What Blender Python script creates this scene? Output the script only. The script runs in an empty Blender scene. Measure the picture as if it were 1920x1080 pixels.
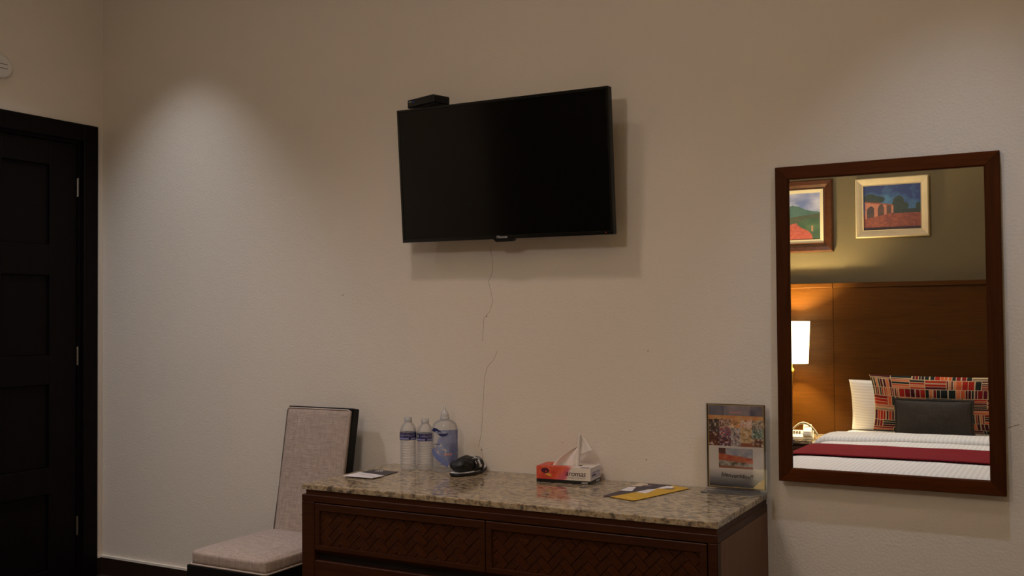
import bpy, bmesh, math, random
from math import sin, cos, pi, radians, tan, atan2, sqrt, exp
from mathutils import Vector, Matrix, Euler

random.seed(7)
sc = bpy.context.scene
C = sc.collection

# ------------------------------------------------------------------ camera, world, exposure, room lamps
CAM = Vector((4.2014, -3.3995, 1.2536))
R_ = Vector((0.87535, 0.48347, -0.009)); U_ = Vector((0.0207, -0.019, 0.9996)); F_ = Vector((-0.4831, 0.8752, 0.0267))
R_.normalize(); F_.normalize(); U_ = R_.cross(F_); U_.normalize(); F_ = U_.cross(R_)
FPX = 1890.9
cd = bpy.data.cameras.new('camera'); cam = bpy.data.objects.new('camera', cd); C.objects.link(cam)
cd.sensor_width = 36.0; cd.lens = FPX / 1920 * 36.0; cd.clip_start = 0.02
M = Matrix.Identity(4)
for i in range(3):
    M[i][0] = R_[i]; M[i][1] = U_[i]; M[i][2] = -F_[i]; M[i][3] = CAM[i]
cam.matrix_world = M
sc.camera = cam
sc.view_settings.view_transform = 'Standard'; sc.view_settings.look = 'None'
sc.view_settings.gamma = 1.0; sc.view_settings.use_curve_mapping = False
sc.view_settings.exposure = 0.0
sc.cycles.use_denoising = True
sc.cycles.max_bounces = 12; sc.cycles.transparent_max_bounces = 24
sc.cycles.sample_clamp_indirect = 4.0
w = bpy.data.worlds.new('world'); sc.world = w; w.use_nodes = True
w.node_tree.nodes['Background'].inputs[0].default_value = (1.0, 0.8, 0.6, 1); w.node_tree.nodes['Background'].inputs[1].default_value = 0.02

CEIL = 3.0
NEUTRAL = (1.0, 0.86, 0.74)
WARM = (1.0, 0.80, 0.40)
def spot(name, loc, power, half, blend, col, rad=0.03, aim=(0, 0, -1)):
    l = bpy.data.lights.new(name, 'SPOT'); o = bpy.data.objects.new(name, l); C.objects.link(o)
    o.location = loc; l.energy = power; l.spot_size = 2 * radians(half); l.spot_blend = blend; l.color = col; l.shadow_soft_size = rad
    o.rotation_euler = Vector(aim).to_track_quat('-Z', 'Y').to_euler()
    return o
# (x, y, power, half angle, blend, colour, label)
DOWN = [(0.62, -0.52, 31.5, 42, 0.75, (.83, .90, 1.0), .035, 'recessed white ceiling downlight nearest the corner by the door'),
        (0.62, -1.55, 74, 62, 0.9, (.88, .89, 1.0), .09, 'recessed white ceiling downlight in front of the door leaf'),
        (2.30, -1.25, 54, 62, 1.0, (1.0, .81, .75), .11, 'wide recessed ceiling downlight out from the television'),
        (3.93, -0.61, 56, 39, 1.0, (.68, .80, 1.0), .02, 'recessed white ceiling downlight over the framed mirror'),
        (3.45, -2.95, 76, 38, 1.0, (.74, .87, 1.0), .05, 'recessed white ceiling downlight above the bed')]
for i, d in enumerate(DOWN):
    spot('downlight_beam', (d[0], d[1], CEIL - 0.03), d[2], d[3], d[4], d[5], d[6])
PEND = Vector((2.75, -2.75, 2.45))
LAMP = Vector((2.492, -3.765, 0.475))
def point(name, loc, power, col, rad):
    l = bpy.data.lights.new(name, 'POINT'); o = bpy.data.objects.new(name, l); C.objects.link(o)
    o.location = loc; l.energy = power; l.color = col; l.shadow_soft_size = rad; return o
point('added_globe_light', PEND - Vector((0, 0, .09)), 23.5, (1.0, .95, .95), 0.11)  # unseen hanging globe, added to brighten the walls and bed
LAMP_ADDED = Vector((5.00, -3.765, 0.475))  # unseen lamp added on the far side for more warm light
LAMP_W = 100
SHADE_E = 4.0
for p_ in (LAMP, LAMP_ADDED): point('lamp_bulb_light', p_ + Vector((0, 0, 0.67)), LAMP_W, WARM, 0.035)

# ------------------------------------------------------------------ helpers
def lin(c):
    return tuple((v / 12.92 if v <= 0.04045 else ((v + 0.055) / 1.055) ** 2.4) for v in [x / 255 for x in c])
def px_ray(u, v):
    return F_ + R_ * ((u - 960) / FPX) + U_ * ((540 - v) / FPX)
def on_z(u, v, z):
    d = px_ray(u, v); return CAM + d * ((z - CAM.z) / d.z)
def on_y(u, v, y):
    d = px_ray(u, v); return CAM + d * ((y - CAM.y) / d.y)

MATS = {}
def mat(name, col=(200, 200, 200), rough=0.6, metal=0.0, noise=0.0, nscale=20, bump=0.0, bscale=200, bdist=0.001, spec=0.5,
        stretch=(1, 1, 1), emit=None, estr=0, attr=False, col2=None, coat=0.0):
    if name in MATS: return MATS[name]
    m = bpy.data.materials.new(name); m.use_nodes = True; nt = m.node_tree; n = nt.nodes; b = n['Principled BSDF']
    b.inputs['Roughness'].default_value = rough; b.inputs['Metallic'].default_value = metal
    b.inputs['Specular IOR Level'].default_value = spec
    b.inputs['Coat Weight'].default_value = coat
    c = lin(col) + (1,)
    b.inputs['Base Color'].default_value = c
    tc = n.new('ShaderNodeTexCoord'); mp = n.new('ShaderNodeMapping'); mp.inputs['Scale'].default_value = stretch
    nt.links.new(tc.outputs['Object'], mp.inputs['Vector'])
    if attr:
        a = n.new('ShaderNodeVertexColor'); a.layer_name = 'Col'; nt.links.new(a.outputs['Color'], b.inputs['Base Color'])
    elif noise > 0 or col2:
        t = n.new('ShaderNodeTexNoise'); t.inputs['Scale'].default_value = nscale; t.inputs['Detail'].default_value = 6
        nt.links.new(mp.outputs['Vector'], t.inputs['Vector'])
        mx = n.new('ShaderNodeMixRGB'); mx.inputs[1].default_value = c
        c2 = (lin(col2) if col2 else tuple(max(0, v * (1 - noise)) for v in c[:3])) + (1,)
        mx.inputs[2].default_value = c2
        rp = n.new('ShaderNodeValToRGB'); rp.color_ramp.elements[0].position = 0.35; rp.color_ramp.elements[1].position = 0.65
        nt.links.new(t.outputs['Fac'], rp.inputs['Fac']); nt.links.new(rp.outputs['Color'], mx.inputs['Fac'])
        nt.links.new(mx.outputs['Color'], b.inputs['Base Color'])
    if bump > 0:
        t2 = n.new('ShaderNodeTexNoise'); t2.inputs['Scale'].default_value = bscale; t2.inputs['Detail'].default_value = 4
        nt.links.new(mp.outputs['Vector'], t2.inputs['Vector'])
        bp = n.new('ShaderNodeBump'); bp.inputs['Strength'].default_value = bump; bp.inputs['Distance'].default_value = bdist
        nt.links.new(t2.outputs['Fac'], bp.inputs['Height']); nt.links.new(bp.outputs['Normal'], b.inputs['Normal'])
    if emit:
        b.inputs['Emission Color'].default_value = lin(emit) + (1,); b.inputs['Emission Strength'].default_value = estr
    MATS[name] = m
    return m

def mesh_of(bm, smooth=False):
    me = bpy.data.meshes.new('mesh'); bmesh.ops.recalc_face_normals(bm, faces=bm.faces[:]) if len(bm.faces) else None
    bm.to_mesh(me); bm.free()
    if smooth:
        for p in me.polygons: p.use_smooth = True
    return me
def obj(name, geo, m=None, parent=None, loc=(0, 0, 0), smooth=False, auto=None):
    me = geo if isinstance(geo, bpy.types.Mesh) else mesh_of(geo, smooth)
    me.name = name
    o = bpy.data.objects.new(name, me); C.objects.link(o)
    if m is not None:
        for k in (m if isinstance(m, (list, tuple)) else [m]): me.materials.append(k)
    if parent: o.parent = parent
    o.location = loc
    if auto: shade_auto(me, auto)
    return o
def shade_auto(me, ang=35):
    for p in me.polygons: p.use_smooth = True
    bm = bmesh.new(); bm.from_mesh(me)
    for e in bm.edges:
        if len(e.link_faces) == 2 and e.calc_face_angle(0) > radians(ang): e.smooth = False
    bm.to_mesh(me); bm.free()
def thing(name, label, cat, loc=(0, 0, 0), rot=(0, 0, 0), group=None):
    o = bpy.data.objects.new(name, None); C.objects.link(o); o.location = loc; o.rotation_euler = rot
    o.empty_display_size = 0.05
    return tag(o, label, cat, group)
def tag(o, label, cat, group=None):
    o['label'] = label; o['category'] = cat
    if group: o['group'] = group
    return o
def struct(o):
    o['kind'] = 'structure'; return o
def bx(x0, x1, y0, y1, z0, z1, bev=0.0, seg=2, bm=None, rot=None, piv=None):
    t = bmesh.new()
    bmesh.ops.create_cube(t, size=1)
    bmesh.ops.scale(t, vec=(abs(x1 - x0), abs(y1 - y0), abs(z1 - z0)), verts=t.verts)
    bmesh.ops.translate(t, vec=((x0 + x1) / 2, (y0 + y1) / 2, (z0 + z1) / 2), verts=t.verts)
    if bev > 0: bmesh.ops.bevel(t, geom=t.edges[:], offset=bev, segments=seg, affect='EDGES', profile=0.5)
    if rot is not None: bmesh.ops.rotate(t, cent=piv or (0, 0, 0), matrix=rot, verts=t.verts)
    if bm is None: return t
    me = bpy.data.meshes.new('tmp'); t.to_mesh(me); t.free(); bm.from_mesh(me); bpy.data.meshes.remove(me)
    return bm
def lathe(prof, n=40, bm=None, cent=(0, 0, 0), sx=1.0, sy=1.0):
    bm = bm or bmesh.new(); rings = []
    for r, z in prof:
        if r < 1e-6: rings.append([bm.verts.new((cent[0], cent[1], cent[2] + z))])
        else: rings.append([bm.verts.new((cent[0] + r * sx * cos(2 * pi * i / n), cent[1] + r * sy * sin(2 * pi * i / n), cent[2] + z)) for i in range(n)])
    for a, b in zip(rings, rings[1:]):
        if len(a) == 1 and len(b) == 1: continue
        for i in range(n):
            j = (i + 1) % n
            if len(a) == 1: bm.faces.new((a[0], b[i], b[j]))
            elif len(b) == 1: bm.faces.new((a[i], a[j], b[0]))
            else: bm.faces.new((a[i], a[j], b[j], b[i]))
    return bm
def tube(pts, r, n=8, bm=None, caps=True):
    bm = bm or bmesh.new(); rings = []; pts = [Vector(p) for p in pts]
    for k, p in enumerate(pts):
        d = (pts[min(k + 1, len(pts) - 1)] - pts[max(k - 1, 0)]).normalized()
        a = d.cross(Vector((0, 0, 1)));
        if a.length < 1e-3: a = d.cross(Vector((1, 0, 0)))
        a.normalize(); b = d.cross(a); rr = r[k] if isinstance(r, (list, tuple)) else r
        rings.append([bm.verts.new(p + a * rr * cos(2 * pi * i / n) + b * rr * sin(2 * pi * i / n)) for i in range(n)])
    for a, b in zip(rings, rings[1:]):
        for i in range(n): bm.faces.new((a[i], a[(i + 1) % n], b[(i + 1) % n], b[i]))
    if caps: bm.faces.new(rings[0][::-1]); bm.faces.new(rings[-1])
    return bm
def prism(poly, axis, a, b, bm=None, bev=0.0):
    """extrude polygon (2D) along an axis; 'x': poly=(y,z), 'y': poly=(x,z), 'z': poly=(x,y)"""
    t = bmesh.new()
    def P(p, h): return {'x': (h, p[0], p[1]), 'y': (p[0], h, p[1]), 'z': (p[0], p[1], h)}[axis]
    v0 = [t.verts.new(P(p, a)) for p in poly]; v1 = [t.verts.new(P(p, b)) for p in poly]; n = len(poly)
    t.faces.new(v0); t.faces.new(v1[::-1])
    for i in range(n): t.faces.new((v0[i], v1[i], v1[(i + 1) % n], v0[(i + 1) % n]))
    bmesh.ops.recalc_face_normals(t, faces=t.faces[:])
    if bev > 0: bmesh.ops.bevel(t, geom=t.edges[:], offset=bev, segments=2, affect='EDGES', profile=0.5)
    if bm is None: return t
    me = bpy.data.meshes.new('tmp'); t.to_mesh(me); t.free(); bm.from_mesh(me); bpy.data.meshes.remove(me); return bm
def grid_mesh(nu, nv, pos, colf=None, closed_u=False, thick=None):
    """pos(i/nu, j/nv) -> point; colf(uc, vc) -> linear rgb, stored per face in attribute Col"""
    verts = [pos(i / nu, j / nv) for j in range(nv + 1) for i in range(nu + 1)]
    faces = [(j * (nu + 1) + i, j * (nu + 1) + i + 1, (j + 1) * (nu + 1) + i + 1, (j + 1) * (nu + 1) + i) for j in range(nv) for i in range(nu)]
    me = bpy.data.meshes.new('mesh'); me.from_pydata(verts, [], faces)
    if colf: face_cols(me, [colf((i + .5) / nu, (j + .5) / nv) for j in range(nv) for i in range(nu)])
    return me
def face_cols(me, cols):
    ca = me.color_attributes.new('Col', 'FLOAT_COLOR', 'CORNER'); buf = []
    for p in me.polygons:
        c = tuple(cols[p.index]) + (1,)
        buf.extend(c * p.loop_total)
    ca.data.foreach_set('color', buf)
def text_mesh(s, size, ext=0.0002, shear=0.0, space=1.0, bold=0.0):
    cu = bpy.data.curves.new('text', 'FONT'); cu.body = s; cu.size = size; cu.extrude = ext; cu.shear = shear; cu.space_character = space
    cu.align_x = 'CENTER'; cu.align_y = 'CENTER'; cu.offset = bold
    o = bpy.data.objects.new('tmp', cu); C.objects.link(o)
    dg = bpy.context.evaluated_depsgraph_get(); dg.update()
    me = bpy.data.meshes.new_from_object(o.evaluated_get(dg))
    bpy.data.objects.remove(o); bpy.data.curves.remove(cu); me.materials.clear()
    return me
def hnoise(x, y, s=0):
    """smooth value noise 0..1"""
    def h(i, j):
        v = sin(i * 127.1 + j * 311.7 + s * 74.7) * 43758.5453; return v - math.floor(v)
    i, j = math.floor(x), math.floor(y); fx, fy = x - i, y - j; fx = fx * fx * (3 - 2 * fx); fy = fy * fy * (3 - 2 * fy)
    return (h(i, j) * (1 - fx) + h(i + 1, j) * fx) * (1 - fy) + (h(i, j + 1) * (1 - fx) + h(i + 1, j + 1) * fx) * fy
def fbm(x, y, s=0): return 0.55 * hnoise(x, y, s) + 0.3 * hnoise(x * 2.1, y * 2.1, s + 1) + 0.15 * hnoise(x * 4.3, y * 4.3, s + 2)
def mixc(a, b, t):
    t = max(0, min(1, t)); return tuple(a[i] * (1 - t) + b[i] * t for i in range(3))

# ------------------------------------------------------------------ materials
def wall_mat(name, col, bump=0.3):
    m = bpy.data.materials.new(name); m.use_nodes = True; nt = m.node_tree; n = nt.nodes; b = n['Principled BSDF']
    b.inputs['Roughness'].default_value = 0.85; b.inputs['Specular IOR Level'].default_value = 0.2
    tc = n.new('ShaderNodeTexCoord')
    t = n.new('ShaderNodeTexNoise'); t.inputs['Scale'].default_value = 1.3; t.inputs['Detail'].default_value = 5
    nt.links.new(tc.outputs['Object'], t.inputs['Vector'])
    mx = n.new('ShaderNodeMixRGB'); c = lin(col); mx.inputs[1].default_value = c + (1,); mx.inputs[2].default_value = tuple(v * 0.93 for v in c) + (1,)
    nt.links.new(t.outputs['Fac'], mx.inputs['Fac']); nt.links.new(mx.outputs['Color'], b.inputs['Base Color'])
    t2 = n.new('ShaderNodeTexNoise'); t2.inputs['Scale'].default_value = 120; t2.inputs['Detail'].default_value = 3
    t3 = n.new('ShaderNodeTexNoise'); t3.inputs['Scale'].default_value = 22; t3.inputs['Detail'].default_value = 3
    ad = n.new('ShaderNodeMath'); ad.operation = 'MULTIPLY_ADD'; ad.inputs[1].default_value = 0.8
    nt.links.new(tc.outputs['Object'], t2.inputs['Vector']); nt.links.new(tc.outputs['Object'], t3.inputs['Vector'])
    nt.links.new(t3.outputs['Fac'], ad.inputs[0]); nt.links.new(t2.outputs['Fac'], ad.inputs[2])
    bp = n.new('ShaderNodeBump'); bp.inputs['Strength'].default_value = bump; bp.inputs['Distance'].default_value = 0.003
    nt.links.new(ad.outputs[0], bp.inputs['Height']); nt.links.new(bp.outputs['Normal'], b.inputs['Normal'])
    return m
M_wall = wall_mat('cream_plaster', (228, 217, 203))
M_sage = wall_mat('sage_plaster', (106, 94, 70), 0.2)
M_ceil = wall_mat('white_ceiling', (225, 218, 206), 0.15)

def wood(name, c1, c2, rough=0.35, axis='x', scale=6, coat=0.0, spec=0.3):
    m = bpy.data.materials.new(name); m.use_nodes = True; nt = m.node_tree; n = nt.nodes; b = n['Principled BSDF']
    b.inputs['Roughness'].default_value = rough; b.inputs['Specular IOR Level'].default_value = spec; b.inputs['Coat Weight'].default_value = coat; b.inputs['Coat Roughness'].default_value = 0.15
    tc = n.new('ShaderNodeTexCoord'); mp = n.new('ShaderNodeMapping')
    s = {'x': (1, 14, 14), 'y': (14, 1, 14), 'z': (14, 14, 1)}[axis]; mp.inputs['Scale'].default_value = s
    nt.links.new(tc.outputs['Object'], mp.inputs['Vector'])
    t = n.new('ShaderNodeTexNoise'); t.inputs['Scale'].default_value = scale; t.inputs['Detail'].default_value = 8; t.inputs['Distortion'].default_value = 0.6
    nt.links.new(mp.outputs['Vector'], t.inputs['Vector'])
    rp = n.new('ShaderNodeValToRGB'); e = rp.color_ramp.elements; e[0].position = 0.3; e[1].position = 0.72
    e[0].color = lin(c1) + (1,); e[1].color = lin(c2) + (1,)
    nt.links.new(t.outputs['Fac'], rp.inputs['Fac']); nt.links.new(rp.outputs['Color'], b.inputs['Base Color'])
    bp = n.new('ShaderNodeBump'); bp.inputs['Strength'].default_value = 0.12; bp.inputs['Distance'].default_value = 0.001
    nt.links.new(t.outputs['Fac'], bp.inputs['Height']); nt.links.new(bp.outputs['Normal'], b.inputs['Normal'])
    return m
M_wenge = wood('wenge_wood', (9, 5, 4), (15, 8, 6), 0.5, 'z', spec=.1)
M_dwood = wood('walnut_front_shaded', (50, 25, 11), (68, 35, 15), 0.42, 'x', spec=.12)  # dresser front: same walnut, its shade put into a darker colour
M_dwoodz = wood('walnut_side_lit', (98, 60, 34), (116, 74, 44), 0.45, 'z', spec=.2)  # dresser sides: lighter copy, as the light falls on them
M_plank = wood('walnut_plank', (58, 28, 11), (74, 37, 15), 0.42, 'x', spec=.12)
M_plank2 = wood('walnut_plank_dark', (54, 27, 11), (68, 35, 15), 0.42, 'y', spec=.12)
M_groove = mat('dark_groove', (22, 11, 7), 0.7)
M_mframe = wood('mahogany_frame', (68, 31, 6), (84, 40, 9), 0.5, 'x', spec=.06)
M_mframez = wood('mahogany_frame_upright', (58, 27, 6), (72, 34, 8), 0.5, 'z', spec=.06)
M_head = wood('honey_veneer', (65, 35.5, 6), (79, 46, 9), 0.4, 'x', 5, spec=.15)
M_nwood = wood('dark_nightstand_wood', (60, 34, 20), (80, 48, 28), 0.4, 'x')
M_black = mat('black_plastic', (10, 10, 11), 0.45, spec=.25)
M_blacklac = mat('black_lacquered_wood', (10, 9, 9), 0.4, spec=.2)
M_screen = mat('tv_screen', (5, 5, 6), 0.12, spec=0.35)
M_white = mat('white_plastic', (225, 222, 216), 0.4)
M_brass = mat('brass', (200, 150, 70), 0.3, 1.0)
M_steel = mat('hinge_steel', (120, 115, 108), 0.35, 1.0)
M_red_led = mat('red_standby_led', (120, 10, 10), 0.4, emit=(255, 20, 10), estr=0.12)
M_blue_led = mat('blue_led', (30, 30, 90), 0.4, emit=(50, 50, 200), estr=0.25)
M_logo = mat('grey_print', (150, 150, 150), 0.5)
M_strip = mat('white_grout_strip', (232, 222, 208), 0.6)
M_basebd = mat('brown_base_tile', (46, 32, 24), 0.35, noise=0.3, nscale=8)
M_floor = mat('brown_floor_tile', (54, 40, 32), 0.35, noise=0.3, nscale=3)
M_crack = mat('crack_brown', (140, 118, 98), 0.9)  # dull brown for the wall crack and small marks

def granite():
    m = bpy.data.materials.new('polished_granite'); m.use_nodes = True; nt = m.node_tree; n = nt.nodes; b = n['Principled BSDF']
    b.inputs['Roughness'].default_value = 0.08; b.inputs['Specular IOR Level'].default_value = 0.42
    tc = n.new('ShaderNodeTexCoord'); mp = n.new('ShaderNodeMapping'); mp.inputs['Scale'].default_value = (0.75, 1.0, 1.0)
    nt.links.new(tc.outputs['Object'], mp.inputs['Vector'])
    def noise(s, d, r):
        t = n.new('ShaderNodeTexNoise'); t.inputs['Scale'].default_value = s; t.inputs['Detail'].default_value = d; t.inputs['Roughness'].default_value = r
        nt.links.new(mp.outputs['Vector'], t.inputs['Vector']); return t
    t1 = noise(55, 6, 0.7)
    r1 = n.new('ShaderNodeValToRGB'); e = r1.color_ramp.elements
    e[0].position = 0.30; e[0].color = lin((48, 42, 40)) + (1,)
    e[1].position = 0.72; e[1].color = lin((206, 190, 164)) + (1,)
    for p, c in ((0.40, (110, 98, 84)), (0.48, (152, 132, 104)), (0.56, (178, 156, 122)), (0.64, (160, 150, 140))):
        k = e.new(p); k.color = lin(c) + (1,)
    nt.links.new(t1.outputs['Fac'], r1.inputs['Fac'])
    t2 = noise(26, 5, 0.65)
    r2 = n.new('ShaderNodeValToRGB'); e = r2.color_ramp.elements
    e[0].position = 0.56; e[0].color = (0, 0, 0, 1); e[1].position = 0.64; e[1].color = (1, 1, 1, 1)
    nt.links.new(t2.outputs['Fac'], r2.inputs['Fac'])
    mx = n.new('ShaderNodeMixRGB'); mx.inputs[2].default_value = lin((38, 34, 34)) + (1,)
    mf = n.new('ShaderNodeMath'); mf.operation = 'MULTIPLY'; mf.inputs[1].default_value = 0.75
    nt.links.new(r2.outputs['Color'], mf.inputs[0]); nt.links.new(mf.outputs[0], mx.inputs['Fac'])
    nt.links.new(r1.outputs['Color'], mx.inputs[1])
    v = n.new('ShaderNodeTexVoronoi'); v.inputs['Scale'].default_value = 60
    nt.links.new(mp.outputs['Vector'], v.inputs['Vector'])
    r3 = n.new('ShaderNodeValToRGB'); e = r3.color_ramp.elements; e[0].position = 0.12; e[0].color = (1, 1, 1, 1); e[1].position = 0.2; e[1].color = (0, 0, 0, 1)
    nt.links.new(v.outputs['Distance'], r3.inputs['Fac'])
    mx2 = n.new('ShaderNodeMixRGB'); mx2.inputs[2].default_value = lin((120, 66, 40)) + (1,)
    mg = n.new('ShaderNodeMath'); mg.operation = 'MULTIPLY'; mg.inputs[1].default_value = 0.6
    nt.links.new(r3.outputs['Color'], mg.inputs[0]); nt.links.new(mg.outputs[0], mx2.inputs['Fac'])
    nt.links.new(mx.outputs['Color'], mx2.inputs[1]); nt.links.new(mx2.outputs['Color'], b.inputs['Base Color'])
    return m
M_granite = granite()

def weave(name, c1, c2, freq=420, rough=0.9, bump=0.4):
    m = bpy.data.materials.new(name); m.use_nodes = True; nt = m.node_tree; n = nt.nodes; b = n['Principled BSDF']
    b.inputs['Roughness'].default_value = rough; b.inputs['Specular IOR Level'].default_value = 0.2
    tc = n.new('ShaderNodeTexCoord'); tot = None
    for s in ((12, 1, 300), (300, 1, 12)):
        mp = n.new('ShaderNodeMapping'); mp.inputs['Scale'].default_value = (s[0], (s[0] + s[2]) / 2, s[2])
        if s[0] > s[2]: mp.inputs['Scale'].default_value = (s[0], 60, s[2])
        else: mp.inputs['Scale'].default_value = (s[0], 260, s[2])
        nt.links.new(tc.outputs['Object'], mp.inputs['Vector'])
        t = n.new('ShaderNodeTexNoise'); t.inputs['Scale'].default_value = 1.6; t.inputs['Detail'].default_value = 3
        nt.links.new(mp.outputs['Vector'], t.inputs['Vector'])
        if tot is None: tot = t.outputs['Fac']
        else:
            a = n.new('ShaderNodeMath'); a.operation = 'ADD'; nt.links.new(tot, a.inputs[0]); nt.links.new(t.outputs['Fac'], a.inputs[1]); tot = a.outputs[0]
    mr = n.new('ShaderNodeMapRange'); mr.inputs[1].default_value = 0.75; mr.inputs[2].default_value = 1.25; nt.links.new(tot, mr.inputs[0])
    mx = n.new('ShaderNodeMixRGB'); mx.inputs[1].default_value = lin(c1) + (1,); mx.inputs[2].default_value = lin(c2) + (1,)
    nt.links.new(mr.outputs[0], mx.inputs['Fac']); nt.links.new(mx.outputs['Color'], b.inputs['Base Color'])
    bp = n.new('ShaderNodeBump'); bp.inputs['Strength'].default_value = bump; bp.inputs['Distance'].default_value = 0.001
    nt.links.new(mr.outputs[0], bp.inputs['Height']); nt.links.new(bp.outputs['Normal'], b.inputs['Normal'])
    return m
M_linen = weave('taupe_linen', (150, 132, 122), (190, 172, 160))
M_pipe = mat('linen_piping', (176, 160, 148), 0.9)
M_runner = weave('maroon_cloth', (116, 20, 30), (132, 27, 38), bump=0.3)
M_char = weave('charcoal_cloth', (58, 52, 46), (74, 67, 60), bump=0.3)

def striped_white(name, axis, freq, col=(236, 232, 228), dark=0.86):
    m = bpy.data.materials.new(name); m.use_nodes = True; nt = m.node_tree; n = nt.nodes; b = n['Principled BSDF']
    b.inputs['Roughness'].default_value = 0.75; b.inputs['Specular IOR Level'].default_value = 0.25
    tc = n.new('ShaderNodeTexCoord'); wv = n.new('ShaderNodeTexWave'); wv.wave_type = 'BANDS'; wv.bands_direction = axis
    wv.inputs['Scale'].default_value = freq; wv.inputs['Distortion'].default_value = 0.4; wv.inputs['Detail Scale'].default_value = 0.6
    nt.links.new(tc.outputs['Object'], wv.inputs['Vector'])
    c = lin(col); mx = n.new('ShaderNodeMixRGB'); mx.inputs[1].default_value = tuple(v * dark for v in c) + (1,); mx.inputs[2].default_value = c + (1,)
    nt.links.new(wv.outputs['Fac'], mx.inputs['Fac']); nt.links.new(mx.outputs['Color'], b.inputs['Base Color'])
    bp = n.new('ShaderNodeBump'); bp.inputs['Strength'].default_value = 0.25; bp.inputs['Distance'].default_value = 0.003
    nt.links.new(wv.outputs['Fac'], bp.inputs['Height']); nt.links.new(bp.outputs['Normal'], b.inputs['Normal'])
    return m
M_duvet = striped_white('white_striped_duvet', 'X', 13)
M_pilw = striped_white('white_striped_pillow', 'Z', 16)

def clear(name, tint=(0.94, 0.95, 0.96), milk=0.07, gloss=0.12, rough=0.03, ior=1.45, milkcol=(0.8, 0.8, 0.82), fk=1.0):
    """thin clear plastic: see-through, with mirror glints that grow at grazing angles"""
    m = bpy.data.materials.new(name); m.use_nodes = True; nt = m.node_tree; n = nt.nodes
    for k in list(n):
        if k.type != 'OUTPUT_MATERIAL': n.remove(k)
    out = [k for k in n if k.type == 'OUTPUT_MATERIAL'][0]
    tr = n.new('ShaderNodeBsdfTransparent'); tr.inputs[0].default_value = tint + (1,)
    di = n.new('ShaderNodeBsdfDiffuse'); di.inputs[0].default_value = milkcol + (1,)
    gl = n.new('ShaderNodeBsdfGlossy'); gl.inputs['Roughness'].default_value = rough
    m1 = n.new('ShaderNodeMixShader'); m1.inputs[0].default_value = milk
    nt.links.new(tr.outputs[0], m1.inputs[1]); nt.links.new(di.outputs[0], m1.inputs[2])
    lw = n.new('ShaderNodeFresnel'); lw.inputs['IOR'].default_value = ior
    mu = n.new('ShaderNodeMath'); mu.operation = 'MULTIPLY_ADD'; mu.inputs[1].default_value = fk; mu.inputs[2].default_value = gloss * 0.2
    nt.links.new(lw.outputs[0], mu.inputs[0])
    m2 = n.new('ShaderNodeMixShader'); nt.links.new(mu.outputs[0], m2.inputs[0])
    nt.links.new(m1.outputs[0], m2.inputs[1]); nt.links.new(gl.outputs[0], m2.inputs[2])
    nt.links.new(m2.outputs[0], out.inputs['Surface'])
    return m
M_pet = clear('clear_bottle_plastic', (.95, .95, .96), .16, .14, .06, 1.4, (.9, .89, .9), .45)
M_gel = clear('clear_gel_bottle', (0.95, 0.96, 0.98), 0.12, .14, .05, 1.4, (.82, .84, .88), .5)
M_acryl = clear('clear_acrylic', (0.985, 0.985, 0.985), 0.01, 0.02, fk=.75)
M_cap = clear('translucent_white_cap', (0.9, 0.9, 0.9), 0.6)
M_attr = mat('printed_surface', attr=True, rough=0.45)
M_canvas = mat('painted_canvas', attr=True, rough=0.6, bump=0.3, bscale=260)
M_patt = mat('printed_cushion_cloth', attr=True, rough=0.85, spec=0.2, bump=0.2, bscale=500)
M_mirror = bpy.data.materials.new('mirror_silver'); M_mirror.use_nodes = True
b_ = M_mirror.node_tree.nodes['Principled BSDF']; b_.inputs['Metallic'].default_value = 1; b_.inputs['Roughness'].default_value = 0.0; b_.inputs['Base Color'].default_value = (0.93, 0.93, 0.92, 1)

# ------------------------------------------------------------------ room shell
XR, YF = 6.2, -4.06
def wall(name, geo, m):
    return struct(obj(name, geo, m))
wall_back = wall('wall_back', bx(-0.15, XR + 0.15, 0.0, 0.15, -0.1, CEIL + 0.1), M_wall)
DY0, DY1, DZ = -0.118, -1.02, 2.125       # door opening
bm = bx(-0.15, 0, YF - 0.15, DY1, -0.1, CEIL + 0.1); bx(-0.15, 0, DY0, 0.0, -0.1, CEIL + 0.1, bm=bm); bx(-0.15, 0, DY1, DY0, DZ, CEIL + 0.1, bm=bm)
wall_left = wall('wall_left', bm, M_wall)
wall('wall_right', bx(XR, XR + 0.15, YF - 0.15, 0.0, -0.1, CEIL + 0.1), M_wall)
wall('wall_front', bx(-0.0, XR, YF - 0.15, YF, -0.1, CEIL + 0.1), M_sage)
wall('floor', bx(-0.2, XR, YF, 0, -0.1, 0), M_floor)
wall('ceiling', bx(0, XR, YF, 0, CEIL, CEIL + 0.1), M_ceil)
# base tiles with a pale grouted top edge
def baseboard(name, x0, x1, y0, y1):
    o = struct(obj(name, bx(x0, x1, y0, y1, 0, 0.0815), M_basebd))
    obj('grout_strip', bx(x0, x1, y0, y1, 0.0815, 0.0915), M_strip, o)
baseboard('baseboard_back', 0.012, XR, -0.012, 0)
baseboard('baseboard_left', 0, 0.012, -0.0405, 0)
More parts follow.
